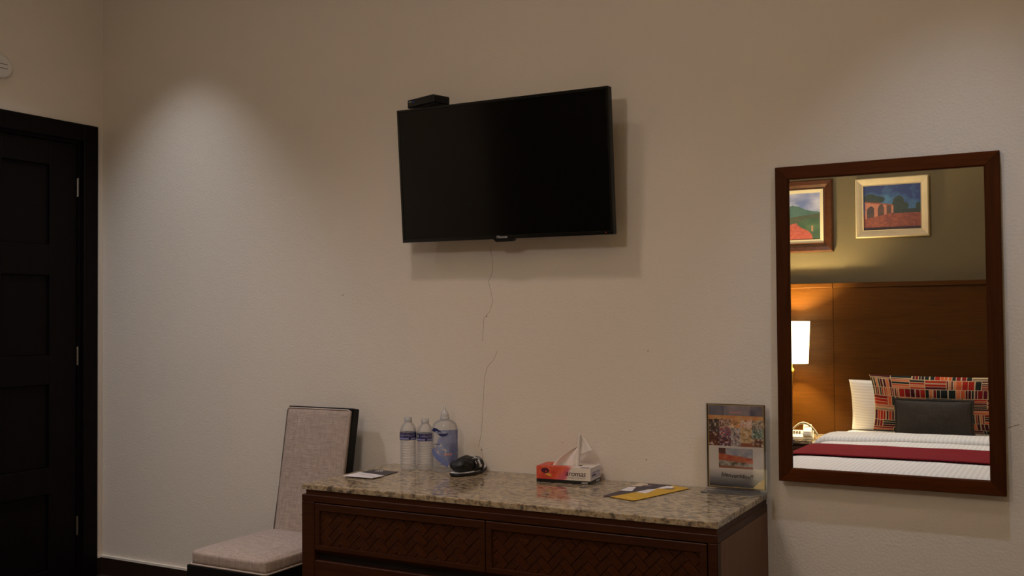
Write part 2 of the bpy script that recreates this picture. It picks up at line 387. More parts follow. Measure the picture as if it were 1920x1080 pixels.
# hairline crack and small dents in the back wall
bm = bmesh.new()
def ribbon(pts, wd):
    for a, b in zip(pts, pts[1:]):
        pa, pb = on_y(*a, -0.0004), on_y(*b, -0.0004); d = (pb - pa); nrm = Vector((-d.z, 0, d.x)).normalized() * wd / 2
        vs = [bm.verts.new(p) for p in (pa - nrm, pb - nrm, pb + nrm, pa + nrm)]
        bm.faces.new(vs)
ribbon([(919, 462), (922, 478), (924, 500), (922, 514), (916, 527), (920, 545), (924, 565), (918, 584), (911, 593)], 0.0013)
ribbon([(913, 593), (907, 597), (906, 618), (905, 640)], 0.0013)
ribbon([(933, 657), (926, 674), (914, 688), (909, 706), (907, 730), (905, 780), (902, 815), (897, 838)], 0.0013)
ribbon([(903, 842), (905, 862), (907, 876)], 0.0012)
ribbon([(1889, 803), (1896, 800), (1904, 798), (1911, 796)], 0.0015)
for (u, v, r) in ((912, 593, .004), (903, 843, .004), (1215, 658, .003), (643, 553, .004), (1055, 830, .002), (1182, 807, .0025), (1212, 862, .003)):
    p = on_y(u, v, -0.0005); bm.faces.new([bm.verts.new((p.x + r * cos(k * pi / 4), p.y, p.z + r * .6 * sin(k * pi / 4))) for k in range(8)])
crack = obj('hairline_crack', bm, M_crack, wall_back); crack['label'] = 'thin irregular crack running down the plaster below the television'

# ------------------------------------------------------------------ door (left wall)
door = struct(obj('door_1', bx(-0.06, -0.02, DY1 + 0.01, -0.146, 0.01, DZ - 0.025), M_wenge))
ZR = [(1.605, 1.985), (1.083, 1.460), (0.555, 0.945), (0.075, 0.432)]
# raised stiles and rails stand 16 mm proud of the recessed panels
dcols = [(-0.291, -0.538), (-0.628, -0.875)]
for a, b in ((-0.146, dcols[0][0]), (dcols[0][1], dcols[1][0]), (dcols[1][1], DY1 + 0.01)):
    obj('stile', bx(-0.02, -0.004, b, a, 0.01, DZ - 0.025, 0.002, 1), M_wenge, door)
zs_ = [DZ - 0.025] + [v for r in ZR for v in (r[1], r[0])] + [0.01]
for c in dcols:
    for k in range(0, len(zs_), 2): obj('rail', bx(-0.02, -0.0044, c[1] - .001, c[0] + .001, zs_[k + 1], zs_[k], 0.002, 1), M_wenge, door)
for c in dcols:
    for r in ZR:
        obj('recessed_panel', bx(-0.0225, -0.0185, c[1] + .002, c[0] - .002, r[0] + .002, r[1] - .002, 0.0015, 1), M_wenge, door)
for z in (1.89, 1.075, 0.26):
    bm = lathe([(0.0, -.045), (0.007, -.045), (0.007, .045), (0, .045)], 12, cent=(0.0, -0.142, z))
    bx(-0.003, 0.0, -0.142, -0.125, z - .045, z + .045, bm=bm)
    obj('hinge', bm, M_steel, door)
frame = struct(obj('trim_1', bx(-0.004, 0.022, -0.1215, -0.0405, 0.0, 2.2004, 0.003, 1), M_wenge))
obj('head_casing', bx(0, 0.022, DY1 - 0.08, -0.118, 2.118, 2.2, 0.003, 1), M_wenge, frame)
obj('side_casing', bx(0, 0.022, DY1 - 0.08, DY1, 0.0, 2.118, 0.003, 1), M_wenge, frame)
bm = bx(-0.15, 0.0, -0.140, DY0, 0, DZ); bx(-0.15, 0, DY1, -0.140, DZ - 0.022, DZ, bm=bm); bx(-0.15, 0, DY1, DY1 + 0.008, 0, DZ, bm=bm)
obj('door_jamb', bm, M_wenge, frame)
hd = obj('door_handle', tube([(-0.005, -0.95, 1.0), (0.035, -0.95, 1.0), (0.045, -0.945, 1.0), (0.045, -0.84, 1.0)], 0.008, 10), M_steel, door)

# ------------------------------------------------------------------ smoke detector on the left wall
sd = thing('smoke_detector', 'round white smoke detector on the wall above the dark door', 'smoke detector', (0, -0.562, 2.392))
def lathe_x(prof, n=48):
    bm = lathe(prof, n); bmesh.ops.rotate(bm, cent=(0, 0, 0), matrix=Matrix.Rotation(pi / 2, 3, 'Y'), verts=bm.verts); return bm
obj('base_ring', lathe_x([(0, 0), (.049, 0), (.049, .012), (.0, .012)]), M_white, sd, smooth=False)
o = obj('dome', lathe_x([(0, .012), (.053, .012), (.053, .024), (.049, .032), (.040, .036), (0, .038)]), M_white, sd, auto=40)
for dz in (-.011, .008): obj('slot', bx(.0365, .0385, -.022, .022, dz - .0012, dz + .0012), mat('slot_grey', (70, 62, 52), .8), sd)

# ------------------------------------------------------------------ mirror
MX0, MX1, MZ0, MZ1 = 3.3476, 4.0266, 0.6962, 1.7386
MW, MH = MX1 - MX0, MZ1 - MZ0
def frame_rails(W, H, prof, m_h, m_v, parent, name='frame_rail'):
    """four mitred rails round a W x H rectangle (local x 0..W, z 0..H, facing -y).  prof = closed list of (inward, y)"""
    cor = [((0, 0), (1, 1)), ((W, 0), (-1, 1)), ((W, H), (-1, -1)), ((0, H), (1, -1))]
    for k in range(4):
        (a, da), (b, db) = cor[k], cor[(k + 1) % 4]
        bm = bmesh.new()
        A = [bm.verts.new((a[0] + da[0] * d, y, a[1] + da[1] * d)) for d, y in prof]
        B = [bm.verts.new((b[0] + db[0] * d, y, b[1] + db[1] * d)) for d, y in prof]
        n = len(prof); bm.faces.new(A); bm.faces.new(B[::-1])
        for i in range(n): bm.faces.new((A[i], A[(i + 1) % n], B[(i + 1) % n], B[i]))
        o = obj(name, bm, m_h if k % 2 == 0 else m_v, parent)
        # tiny open mitre joint
        bmv = o.data
        for v in bmv.vertices:
            cx, cz = W / 2, H / 2
            if k % 2 == 0: v.co.x += (0.0004 if v.co.x < cx else -0.0004)
            else: v.co.z += (0.0004 if v.co.z < cz else -0.0004)
mir = thing('wall_mirror', 'large mirror in a dark mahogany frame reflecting the bed', 'mirror', (MX0, 0, MZ0), (-0.01075, 0, 0))
FWD = 0.044
frame_rails(MW, MH, [(0, -.013), (0, -.033), (.002, -.035), (FWD - .004, -.035), (FWD, -.0325), (FWD, -.013)], M_mframe, M_mframez, mir)
obj('mirror_glass', bx(FWD - .003, MW - FWD + .003, -.0255, -.022, FWD - .003, MH - FWD + .003), M_mirror, mir)
obj('back_board', bx(.01, MW - .01, -.0218, -.0135, .01, MH - .01), M_groove, mir)

# ------------------------------------------------------------------ television
TV = thing('television', 'flat black television mounted on the wall, screen dark', 'television', (2.3515, -0.1369, 1.7977), (radians(4.752), radians(0.526), radians(-0.305)))
TW, TH = 0.905, 0.520
bm = bx(-TW / 2, TW / 2, 0.0, 0.028, -TH / 2, TH / 2, 0.003, 2)
bx(-TW / 2 + .06, TW / 2 - .06, 0.028, 0.058, -TH / 2 + .04, TH / 2 - .12, 0.01, 2, bm)
obj('back_cover', bm, M_black, TV)
bz = .009
bm = bx(-TW / 2, TW / 2, -.004, 0.0, TH / 2 - bz, TH / 2, .0012, 1); bx(-TW / 2, TW / 2, -.004, 0, -TH / 2, -TH / 2 + .014, .0012, 1, bm)
bx(-TW / 2, -TW / 2 + bz, -.004, 0, -TH / 2 + .014, TH / 2 - bz, .0012, 1, bm); bx(TW / 2 - bz, TW / 2, -.004, 0, -TH / 2 + .014, TH / 2 - bz, .0012, 1, bm)
obj('bezel', bm, mat('gloss_black_bezel', (10, 10, 11), 0.2), TV)
obj('screen', bx(-TW / 2 + bz, TW / 2 - bz, -.0012, 0, -TH / 2 + .014, TH / 2 - bz), M_screen, TV)
lg = text_mesh('Hisense', .0145, .0002, bold=.0003)
o = obj('logo', lg, M_logo, TV, (.001, -.0044, -TH / 2 + .0075)); o.rotation_euler = (pi / 2, 0, 0); o['label'] = 'grey lettering on the lower bezel'
obj('sensor_foot', prism([(-.045, 0), (.045, 0), (.036, -.010), (-.032, -.011)], 'y', -.003, .02), M_black, TV, (.006, 0, -TH / 2))
obj('standby_light', lathe([(0, 0), (.0022, 0), (.0015, .001), (0, .0012)], 10), M_red_led, TV, (TW / 2 - .028, -.004, -TH / 2 + .008)).rotation_euler = (pi / 2, 0, 0)
bm = bx(-.18, .18, .058, .070, -.12, .10, .003, 1); bx(-.03, .03, .068, .128, -.05, .04, .004, 1, bm)
obj('wall_bracket', bm, mat('bracket_grey', (40, 40, 42), .5), TV)

# set-top box on the television's top edge
na, fl, rr = (2.0867, -0.1800), (1.9330, -0.1330), (2.1125, -0.1170)
ea = (Vector((fl[0] - na[0], fl[1] - na[1]))); eb = Vector((rr[0] - na[0], rr[1] - na[1]))
ang = atan2(-ea.y, -ea.x)
STB = thing('set_top_box', 'small black set-top box perched on the top left of the television', 'set-top box', (na[0], na[1], 2.0695), (0, 0, ang))
L1 = ea.length; 
bm = bx(-L1, 0, 0, .085, 0, .034, .006, 3)
obj('case', bm, M_black, STB)
obj('front_panel', bx(-L1 + .006, -.008, -.0008, 0.001, .005, .029), mat('gloss_black_panel', (8, 8, 10), .15), STB)
bm = bmesh.new()
for k in range(4): bx(-L1 + .010 + k * .0052, -L1 + .0142 + k * .0052, -.0013, -.0007, .0215, .0255, bm=bm)
obj('maker_mark', bm, M_logo, STB)
obj('status_light', lathe([(0, 0), (.003, 0), (0, .001)], 10), M_blue_led, STB, (-L1 + .042, -.0008, .021)).rotation_euler = (pi / 2, 0, 0)
obj('holder_tray', bx(-L1 + .03, -.004, .008, .06, -.003, 0, .001, 1), mat('bracket_grey', (40, 40, 42), .5), STB)

# ------------------------------------------------------------------ dresser
DX0, DX1, DF = 1.7523, 3.3004, -0.5546
H = 0.65
dr = thing('dresser', 'long walnut dresser with woven-pattern drawer fronts and a granite top', 'dresser', ((DX0 + DX1) / 2, -0.28, 0))
ox, oy = (DX0 + DX1) / 2, -0.28
def L(bm): bmesh.ops.translate(bm, vec=(-ox, -oy, 0), verts=bm.verts); return bm
GX0, GX1 = 1.7563, 3.3003
def granite_slab():
    bm = bx(GX0, GX1, DF, -0.004, 0.6306, H)
    es = [e for e in bm.edges if all(v.co.z > .64 for v in e.verts) and not all(v.co.y > -0.01 for v in e.verts)]
    bmesh.ops.bevel(bm, geom=es, offset=.004, segments=3, affect='EDGES', profile=.5); return bm
o = obj('granite_top', L(granite_slab()), M_granite, dr); o['label'] = 'polished speckled granite slab'
obj('neck_moulding', L(bx(DX0 + .018, DX1 - .003, DF + .004, -.006, .6119, .6306)), M_dwood, dr)
SX0, SX1 = 1.8128, 3.268
MID = 2.5235
obj('top_rail', L(bx(DX0, DX1, DF, -.006, .5870, .6119, .002, 1)), M_dwood, dr)
obj('stile', L(bx(DX0, SX0 - .003, DF, DF + .03, 0.0, .587, .002, 1)), M_dwood, dr)
obj('stile', L(bx(SX1 + .003, DX1, DF, DF + .03, 0, .587, .002, 1)), M_dwood, dr)
obj('stile', L(bx(MID - .004, MID + .004, DF + .02, DF + .03, .195, .587)), M_dwood, dr)
obj('plinth', L(bx(SX0 - .003, SX1 + .003, DF + .004, DF + .03, .0, .195, .002, 1)), M_dwood, dr)
obj('side_panel', L(bx(DX0, DX0 + .022, DF + .03, -.006, 0, .587)), M_dwoodz, dr)
bm = bx(DX1 - .022, DX1, DF + .03, -.006, 0, .587)
obj('side_panel', L(bm), M_dwoodz, dr)
obj('back_panel', L(bx(DX0 + .022, DX1 - .022, -.016, -.006, 0, .587)), M_groove, dr)
obj('dust_board', L(bx(DX0 + .022, DX1 - .022, DF + .032, DF + .04, .195, .587)), M_groove, dr)

def clip_poly(poly, x0, x1, z0, z1):
    def cl(p, ins, inter):
        out = []
        for i in range(len(p)):
            a, b = p[i], p[(i + 1) % len(p)]
            if ins(a): out.append(a)
            if ins(a) != ins(b): out.append(inter(a, b))
        return out
    def ix(v): return lambda a, b: (v, a[1] + (b[1] - a[1]) * (v - a[0]) / (b[0] - a[0]))
    def iz(v): return lambda a, b: (a[0] + (b[0] - a[0]) * (v - a[1]) / (b[1] - a[1]), v)
    for f, g in ((lambda q: q[0] >= x0, ix(x0)), (lambda q: q[0] <= x1, ix(x1)), (lambda q: q[1] >= z0, iz(z0)), (lambda q: q[1] <= z1, iz(z1))):
        if len(poly) < 3: return []
        poly = cl(poly, f, g)
    return poly
def herringbone(x0, x1, z0, z1, ax, az, wd=0.0285):
    """clipped 2:1 planks laid at 45 degrees: list of (polygon, direction)"""
    g = 0.0009; out = []; s = sqrt(.5)
    for i in range(-60, 61):
        for j in range(-30, 31):
            for k, (u0, v0, u1, v1) in enumerate(((0, 0, 2, 1), (0, 1, 1, 3))):
                ou, ov = i + 2 * j, i - 2 * j
                q = [((u0 + ou) * wd + g, (v0 + ov) * wd + g), ((u1 + ou) * wd - g, (v0 + ov) * wd + g), ((u1 + ou) * wd - g, (v1 + ov) * wd - g), ((u0 + ou) * wd + g, (v1 + ov) * wd - g)]
                q = [(ax - (a - b) * s, az + (a + b) * s) for a, b in q]
                if max(p[0] for p in q) < x0 or min(p[0] for p in q) > x1 or max(p[1] for p in q) < z0 or min(p[1] for p in q) > z1: continue
                q = clip_poly(q, x0, x1, z0, z1)
                if len(q) >= 3:
                    ar = abs(sum(q[n][0] * q[(n + 1) % len(q)][1] - q[(n + 1) % len(q)][0] * q[n][1] for n in range(len(q)))) / 2
                    if ar > 2e-6: out.append((q, k))
    return out
def plank_bm(q, y0, y1, bm=None):
    """a slab with chamfered front edge"""
    t = bm or bmesh.new(); cx = sum(p[0] for p in q) / len(q); cz = sum(p[1] for p in q) / len(q)
    a = [t.verts.new((p[0], y1, p[1])) for p in q]; b = [t.verts.new((p[0], y0 + .0008, p[1])) for p in q]
    def ins(p):
        d = sqrt((p[0] - cx) ** 2 + (p[1] - cz) ** 2) or 1; k = min(.4, .0012 / d); return (p[0] + (cx - p[0]) * k, y0, p[1] + (cz - p[1]) * k)
    c = [t.verts.new(ins(p)) for p in q]; n = len(q); t.faces.new(c)
    for r, s_ in ((a, b), (b, c)):
        for i in range(n): t.faces.new((r[i], r[(i + 1) % n], s_[(i + 1) % n], s_[i]))
    return t
def drawer(x0, x1, z0, z1, ax, az, detail, label):
    px0, px1, pz0, pz1 = x0 + .022, x1 - .022, z0 + .030, z1 - (.027 if detail else .062)
    bm = bmesh.new(); yf, yb = DF - .001, DF + .022
    bx(x0, x1, yf, yb, pz1, z1, .0018, 1, bm)
    prism([(yf, pz0), (yf, z0 + .014), (yf + .012, z0), (yb, z0), (yb, pz0)], 'x', x0, x1, bm, .0012)
    bx(x0, px0, yf, yb, pz0 - .001, pz1 + .001, .0012, 1, bm); bx(px1, x1, yf, yb, pz0 - .001, pz1 + .001, .0012, 1, bm)
    d = obj('drawer', L(bm), M_dwood, dr)
    obj('drawer_backing', L(bx(px0 - .004, px1 + .004, DF + .014, DF + .02, pz0 - .004, pz1 + .004)), M_groove, d)
    fam = herringbone(px0, px1, pz0, pz1, ax, az)
    if detail:
        for q, k in fam:
            obj('inlay_plank', L(plank_bm(q, DF + .005 + random.uniform(-.0007, .0007), DF + .0142)), (M_plank, M_plank2)[k], d)
    else:
        bm = bmesh.new()
        for q, k in fam: plank_bm(q, DF + .005, DF + .0142, bm)
        o = obj('inlay_field', L(bm), M_plank, d); o['kind'] = 'stuff'
drawer(SX0, MID - .0012, .405, .5841, 1.872, .548, True, '')
drawer(MID + .0012, SX1, .405, .5841, 2.585, .553, True, '')
drawer(SX0, MID - .0012, .2011, .3802, 1.872, .344, False, '')
drawer(MID + .0012, SX1, .2011, .3802, 2.585, .349, False, '')

# ------------------------------------------------------------------ chair
ch = thing('slipper_chair', 'armless taupe linen chair with a tall black-framed back beside the dresser', 'chair', (1.473, -0.40, 0))
def Lc(bm): bmesh.ops.translate(bm, vec=(-1.473, 0.40, 0), verts=bm.verts); return bm
CX0, CX1 = 1.287, 1.660
def cushion(x0, x1, y0, y1, z0, z1, bev, puff):
    """upholstered slab: rounded box whose faces swell towards their middles"""
    bm = bmesh.new(); bmesh.ops.create_cube(bm, size=2); bmesh.ops.subdivide_edges(bm, edges=bm.edges[:], cuts=15, use_grid_fill=True)
    c = Vector(((x0 + x1) / 2, (y0 + y1) / 2, (z0 + z1) / 2)); h = Vector(((x1 - x0) / 2, (y1 - y0) / 2, (z1 - z0) / 2))
    for v in bm.verts:
        u = Vector([sin(max(-1, min(1, t)) * pi / 2) for t in v.co]); p = Vector([u[k] * h[k] for k in range(3)])
        q = Vector([max(-h[k] + bev, min(h[k] - bev, p[k])) for k in range(3)]); d = p - q
        if d.length > 1e-6: p = q + d.normalized() * bev
        for k in range(3):
            a, b = (k + 1) % 3, (k + 2) % 3
            p[k] += puff[k] * u[k] * (1 - u[a] ** 4) * (1 - u[b] ** 4)
        v.co = c + p
    return bm
o = obj('seat_cushion', Lc(cushion(CX0, CX1, -.640, -.200, .327, .379, .012, (.006, .006, .012))), M_linen, ch, smooth=True)
# piping round the lower seat edge
def loop_tube(x0, x1, y0, y1, z, r):
    rr_ = .015; pts = []
    for (cx, cy, a0) in ((x1 - rr_, y1 - rr_, 0), (x0 + rr_, y1 - rr_, 90), (x0 + rr_, y0 + rr_, 180), (x1 - rr_, y0 + rr_, 270)):
        for k in range(4): a = radians(a0 + k * 30); pts.append((cx + rr_ * cos(a), cy + rr_ * sin(a), z))
    return tube(pts + [pts[0]], r, 6, caps=False)
obj('seat_piping', Lc(loop_tube(CX0 - .004, CX1 + .004, -.645, -.198, .329, .004)), M_pipe, ch, smooth=True)
obj('seat_frame', Lc(bx(CX0 - .016, CX1 + .006, -.648, -.13, .235, .325, .003, 1)), M_blacklac, ch)
# reclined back: bottom front at y=-.205 z=.33, top front at y=-.105 z=.8785
BY0, BZ0, BY1, BZ1 = -.205, .335, -.108, .8790
rec = atan2(BY1 - BY0, BZ1 - BZ0); BL = sqrt((BY1 - BY0) ** 2 + (BZ1 - BZ0) ** 2)
Rm = Matrix.Rotation(-rec, 3, 'X')
def back_part(x0, x1, y0, y1, z0, z1, bev, cush=False):
    bm = cushion(x0, x1, y0, y1, z0, z1, bev, (0.001, .006, .002)) if cush else bx(x0, x1, y0, y1, z0, z1, bev, 1)
    bmesh.ops.rotate(bm, cent=(0, 0, 0), matrix=Rm, verts=bm.verts); bmesh.ops.translate(bm, vec=(0, BY0, BZ0), verts=bm.verts); return bm
KX0, KX1 = 1.300, 1.642
obj('back_frame', Lc(back_part(KX0, KX1, 0.0, .042, -.05, BL, .003)), M_blacklac, ch)
obj('back_cushion', Lc(back_part(KX0 + .006, KX1 - .006, -.012, .004, .0, BL - .010, .006, True)), M_linen, ch, smooth=True)
def back_pipe():
    x0, x1, z1 = KX0 + .006, KX1 - .007, BL - .009
    pts = [(x0, -.0105, .02), (x0, -.0105, z1 - .012), (x0 + .004, -.0105, z1 - .003), (x0 + .012, -.0105, z1), (x1 - .012, -.0105, z1), (x1 - .003, -.0105, z1 - .004), (x1, -.0105, z1 - .012), (x1, -.0105, .02)]
    bm = tube(pts, .0035, 6); bmesh.ops.rotate(bm, cent=(0, 0, 0), matrix=Rm, verts=bm.verts); bmesh.ops.translate(bm, vec=(0, BY0, BZ0), verts=bm.verts); return bm
obj('back_piping', Lc(back_pipe()), M_pipe, ch, smooth=True)
for x in (CX0 - .012, CX1 - .036):
    for y in (-.644, -.168): obj('leg', Lc(bx(x, x + .038, y, y + .038, 0, .236, .003, 1)), M_blacklac, ch)

# ------------------------------------------------------------------ water bottles
M_label = mat('bottle_label_print', attr=True, rough=.35)
def bottle(cx, cy, yaw, h, label, variant, r=.0318):
    t = thing('water_bottle', label, 'bottle', (cx, cy, H), (0, 0, yaw), 'water bottles on the granite top')
    s = h / .2055
    prof = [(0, .006), (.018, .004), (.026, .0), (.030, .004), (r, .014)]
    z = .018
    while z < .108:
        prof += [(r, z), (r - .0019, z + .004), (r, z + .008)]; z += .0102
    prof += [(r - .001, .114), (r + .0006, .118), (r + .0006, .147), (r - .0005, .150), (r - .001, .158), (r - .005, .170), (.020, .181), (.0135, .188), (.0125, .191), (.0125, .194)]
    o = obj('bottle_body', lathe([(a, b * s) for a, b in prof], 40), M_pet, t, auto=18)
    obj('cap', lathe([(0.0148, .190 * s), (.0152, .191 * s), (.0150, .203 * s), (.0140, .2055 * s), (0, .2055 * s)], 30), M_cap, t, auto=40)
    obj('neck_ring', lathe([(.0125, .186 * s), (.0162, .187 * s), (.0162, .1885 * s), (.0125, .1892 * s)], 30), M_pet, t)
    navy, pale, lil = lin((26, 28, 92)), lin((150, 150, 178)), lin((112, 114, 176))
    def cf(u, v):
        a = (u * 360) % 180 / 180
        if v < .05 or v > .95: return lin((30, 34, 84))
        if variant and ((a - .20) / .055) ** 2 + ((v - .66) / .16) ** 2 < 1: return lin((205, 200, 150)) if ((a - .20) / .03) ** 2 + ((v - .66) / .09) ** 2 > 1 else lin((60, 110, 90))
        if .40 < v < .88 and .28 + (0.05 if variant else -.2) < a < .80:
            if hnoise(a * 46, math.floor(v * 9) * 3.7) > .42 and (v * 9) % 1 > .3: return lin((128, 124, 150))
            return lin((40, 38, 92))
        if v < .33: return mixc(lil, pale, hnoise(a * 12, v * 9) * 1.2 - .2) if hnoise(a * 9 + 3, v * 5, 2) > .35 else navy
        return navy
    N, MV = 96, 12
    def pos(u, v): a = 2 * pi * u; return ((r + .0012) * cos(a), (r + .0012) * sin(a), (.118 + .029 * v) * s)
    o = obj('label_band', grid_mesh(N, MV, pos, cf), M_label, t)
    for p in o.data.polygons: p.use_smooth = True
    return t
b1 = on_z(767, 878, H); b2 = on_z(796, 878.5, H)
bottle(b1.x + .014, b1.y - .025, .61, .2055, 'clear water bottle with a navy label, left of the two', False)
bottle(b2.x + .019, b2.y - .022, .50, .2000, 'clear water bottle with a navy label, touching the blue gel bottle', True)

# ------------------------------------------------------------------ gel sanitizer bottle (oval)
gx, gy = 2.070, -.088
gel = thing('sanitizer_bottle', 'large clear pump bottle of sanitizing gel with a blue printed front', 'bottle', (gx, gy, H), (0, 0, radians(26)))
SX, SY = 1.0, .66
RB = .0505
oval = [(0, .004), (.040, .0), (.047, .003), (RB, .012), (RB, .158), (.0500, .168), (.047, .179), (.040, .190), (.028, .198), (.0175, .201), (.0165, .203)]
o = obj('bottle_body', lathe(oval, 56, sx=SX, sy=SY), M_gel, gel, auto=30)
obj('collar', lathe([(.0, .202), (.0178, .202), (.0178, .209), (.0158, .210), (.0155, .222), (.0135, .224), (0, .224)], 32), M_cap, gel, auto=40)
obj('pump_spout', lathe([(.0135, .220), (.0125, .228), (.009, .233), (.005, .236), (.0042, .248), (.003, .251), (0, .251)], 24), M_cap, gel, auto=40)
def gelcol(u, v):
    # u: 0..1 left to right across the front, v: 0..1 bottom to top
    sw = .875 + .055 * sin((u - .02) * 2 * pi / .66)
    if .06 < u < .66 and abs(v - sw) < .06 * sin(min(1, max(0, (u - .06) / .56)) * pi) ** .6: return lin((16, 34, 110))
    # hands graphic low left
    d = (u - .08) * .75 + (.42 - v) * 1.0
    if .05 < u < .62 and v < .47 and abs((v - .40) + (u - .12) * .62) < .085 - .05 * abs(u - .3): return lin((64, 104, 196))
    if ((u - .20) / .11) ** 2 + ((v - .45) / .055) ** 2 < 1: return lin((112, 116, 166))
    if .5 < u < .72 and abs(v - .345) < .022: return lin((214, 120, 126)) if hnoise(u * 60, 1) > .3 else None
    if .18 < u < .42 and abs(v - .585) < .012: return lin((44, 42, 110)) if hnoise(u * 70, 3) > .35 else None
    if .12 < u < .3 and abs(v - .515) < .004: return lin((90, 90, 120))
    if u > .34 + .06 * sin(v * 9) and .10 < v < .93:
        t = min(1, (u - .34) / .45); f = fbm(u * 7, v * 9, 5)
        if f > .36 - t * .3: return mixc(lin((110, 130, 190)), lin((44, 70, 150)), t + (f - .5))
    return None
NU, NV = 60, 84
def gpos(u, v):
    a = pi + pi * (0.06 + .88 * u)            # front half of the oval (faces -y)
    return Vector(((RB + .0008) * SX * cos(a), (RB + .0008) * SY * sin(a), .014 + .160 * v))
verts, faces, cols = [], [], []
sv, sf = [], []
for j in range(NV):
    for i in range(NU):
        c = gelcol((i + .5) / NU, (j + .5) / NV)
        if c is None: continue
        if c == lin((16, 34, 110)):
            k = len(sv); sv += [gpos(a_ / NU, b_ / NV) * 1.0 + Vector((0, -.0009, 0)) for a_, b_ in ((i, j), (i + 1, j), (i + 1, j + 1), (i, j + 1))]; sf.append((k, k + 1, k + 2, k + 3)); continue
        k = len(verts); verts += [gpos(i / NU, j / NV), gpos((i + 1) / NU, j / NV), gpos((i + 1) / NU, (j + 1) / NV), gpos(i / NU, (j + 1) / NV)]
        faces.append((k, k + 1, k + 2, k + 3)); cols.append(c)
me = bpy.data.meshes.new('mesh'); me.from_pydata(verts, [], faces); face_cols(me, cols)
def film(name, op):
    m = mat(name, attr=True, rough=.4); b = m.node_tree.nodes['Principled BSDF']; b.inputs['Alpha'].default_value = op; return m
o = obj('front_print', me, film('translucent_print', .62), gel); o['label'] = 'blue translucent printing on the clear plastic'
sw_ = bpy.data.meshes.new('mesh'); sw_.from_pydata(sv, [], sf)
obj('brand_swoosh', sw_, mat('navy_swoosh_print', (16, 30, 92), .4), gel)
tm = text_mesh('Blumen', .0145, .0, shear=.12, bold=.0002)
for v in tm.vertices:                                         # wrap the lettering round the oval
    x, z = v.co.x - .012, v.co.y; a = -pi / 2 + x / (RB * .95)
    v.co = ((RB + .0030) * SX * cos(a), (RB + .0030) * SY * sin(a), .153 + z)
obj('brand_lettering', tm, mat('pale_blue_print', (176, 186, 206), .5), gel)

# ------------------------------------------------------------------ rolled slippers
sl = thing('slipper_pair', 'folded black slippers with white insole, banded together on the granite', 'slippers', (2.186, -.102, H), (0, 0, radians(80)))
def sole_outline(Ln, W, n=40):
    out = []
    for k in range(n):
        a = 2 * pi * k / n; x = cos(a) * Ln / 2
        wv = W / 2 * (1 - .16 * cos(a) if cos(a) > 0 else 1 - .02 * cos(a)) * (abs(sin(a)) ** .8) * (1 if sin(a) > 0 else -1)
        out.append((x, wv))
    return out
def sole(z0, z1, Ln, W, lift):
    o = sole_outline(Ln, W); bm = bmesh.new(); n = len(o)
    f = lambda x: lift * max(0, x / Ln * 2 - .1) ** 2 + lift * .35 * max(0, -x / Ln * 2 - .55)
    rings = [[bm.verts.new((x * k, y * k, z + f(x))) for x, y in o] for z, k in ((z0, .93), (z0 + .003, 1.0), (z1 - .001, 1.0), (z1, .985))]
    bm.faces.new(rings[0]); bm.faces.new(rings[-1])
    for a, b in zip(rings, rings[1:]):
        for i in range(n): bm.faces.new((a[i], a[(i + 1) % n], b[(i + 1) % n], b[i]))
    return bm
M_rub = mat('black_rubber', (12, 12, 14), .45); M_ins = mat('white_insole', (206, 204, 204), .7); M_blk = mat('black_quilted_cloth', (13, 13, 16), .5, bump=.4, bscale=90, bdist=.004)
o = obj('sole', sole(0, .010, .190, .082, .012), M_rub, sl, auto=50)
o = obj('insole', sole(.0095, .0125, .182, .075, .012), M_ins, sl, auto=50); o['label'] = 'white insole'
# second slipper rolled up on top: a lumpy bulging roll
def roll():
    bm = bmesh.new(); n, m = 44, 34; rings = []
    for j in range(m + 1):
        t = j / m; x = -.080 + .132 * t
        env = min(1, sqrt(max(0, 1 - (abs(t - .5) * 2) ** 5)))
        ry = (.036 - .006 * t) * env + .001; rz = (.019 + .006 * sin(pi * t)) * env + .001
        zc = .033 + .007 * t + .004 * sin(pi * t)
        ring = []
        for i in range(n):
            a = 2 * pi * i / n; k = .97 + .10 * sin(3 * a + 7 * t) + .08 * abs(sin(4 * a - 9 * t + .6 * sin(9 * t))) + .04 * sin(9 * a + 14 * t)
            ring.append(bm.verts.new((x, .004 + ry * k * cos(a), zc + rz * k * (abs(sin(a)) ** .75) * (1 if sin(a) > 0 else -1))))
        rings.append(ring)
    for a, b in zip(rings, rings[1:]):
        for i in range(n): bm.faces.new((a[i], a[(i + 1) % n], b[(i + 1) % n], b[i]))
    bm.faces.new(rings[0][::-1]); bm.faces.new(rings[-1]); return bm
o = obj('rolled_slipper', roll(), M_blk, sl, smooth=True)
def band(x0, x1, col, e, a0=0.0, a1=1.0, stp=40):
    bm = bmesh.new(); rows = []
    for i in range(stp + 1):
        a = radians(-70) + radians(320) * (a0 + (a1 - a0) * i / stp)
        def P(x, k): return (x + .004 * sin(a), .002 + (.0415 + e) * k * cos(a), max(-.0 + .0002, .030 + (.0325 + e) * k * sin(a)))
        rows.append([bm.verts.new(P(x0, 1)), bm.verts.new(P(x1, 1)), bm.verts.new(P(x1, .96)), bm.verts.new(P(x0, .96))])
    for a, b in zip(rows, rows[1:]):
        for k in range(4): bm.faces.new((a[k], a[(k + 1) % 4], b[(k + 1) % 4], b[k]))
    bm.faces.new(rows[0]); bm.faces.new(rows[-1][::-1]); return bm
obj('strap_band', band(-.004, .044, M_rub, 0), M_rub, sl, auto=50)
bm = bmesh.new()
def on_band(x, s):                                           # s: fraction of the band's arc
    a = radians(-70) + radians(320) * s; return Vector((x - .014 + .004 * sin(a), .002 + .0422 * cos(a), .030 + .0332 * sin(a)))
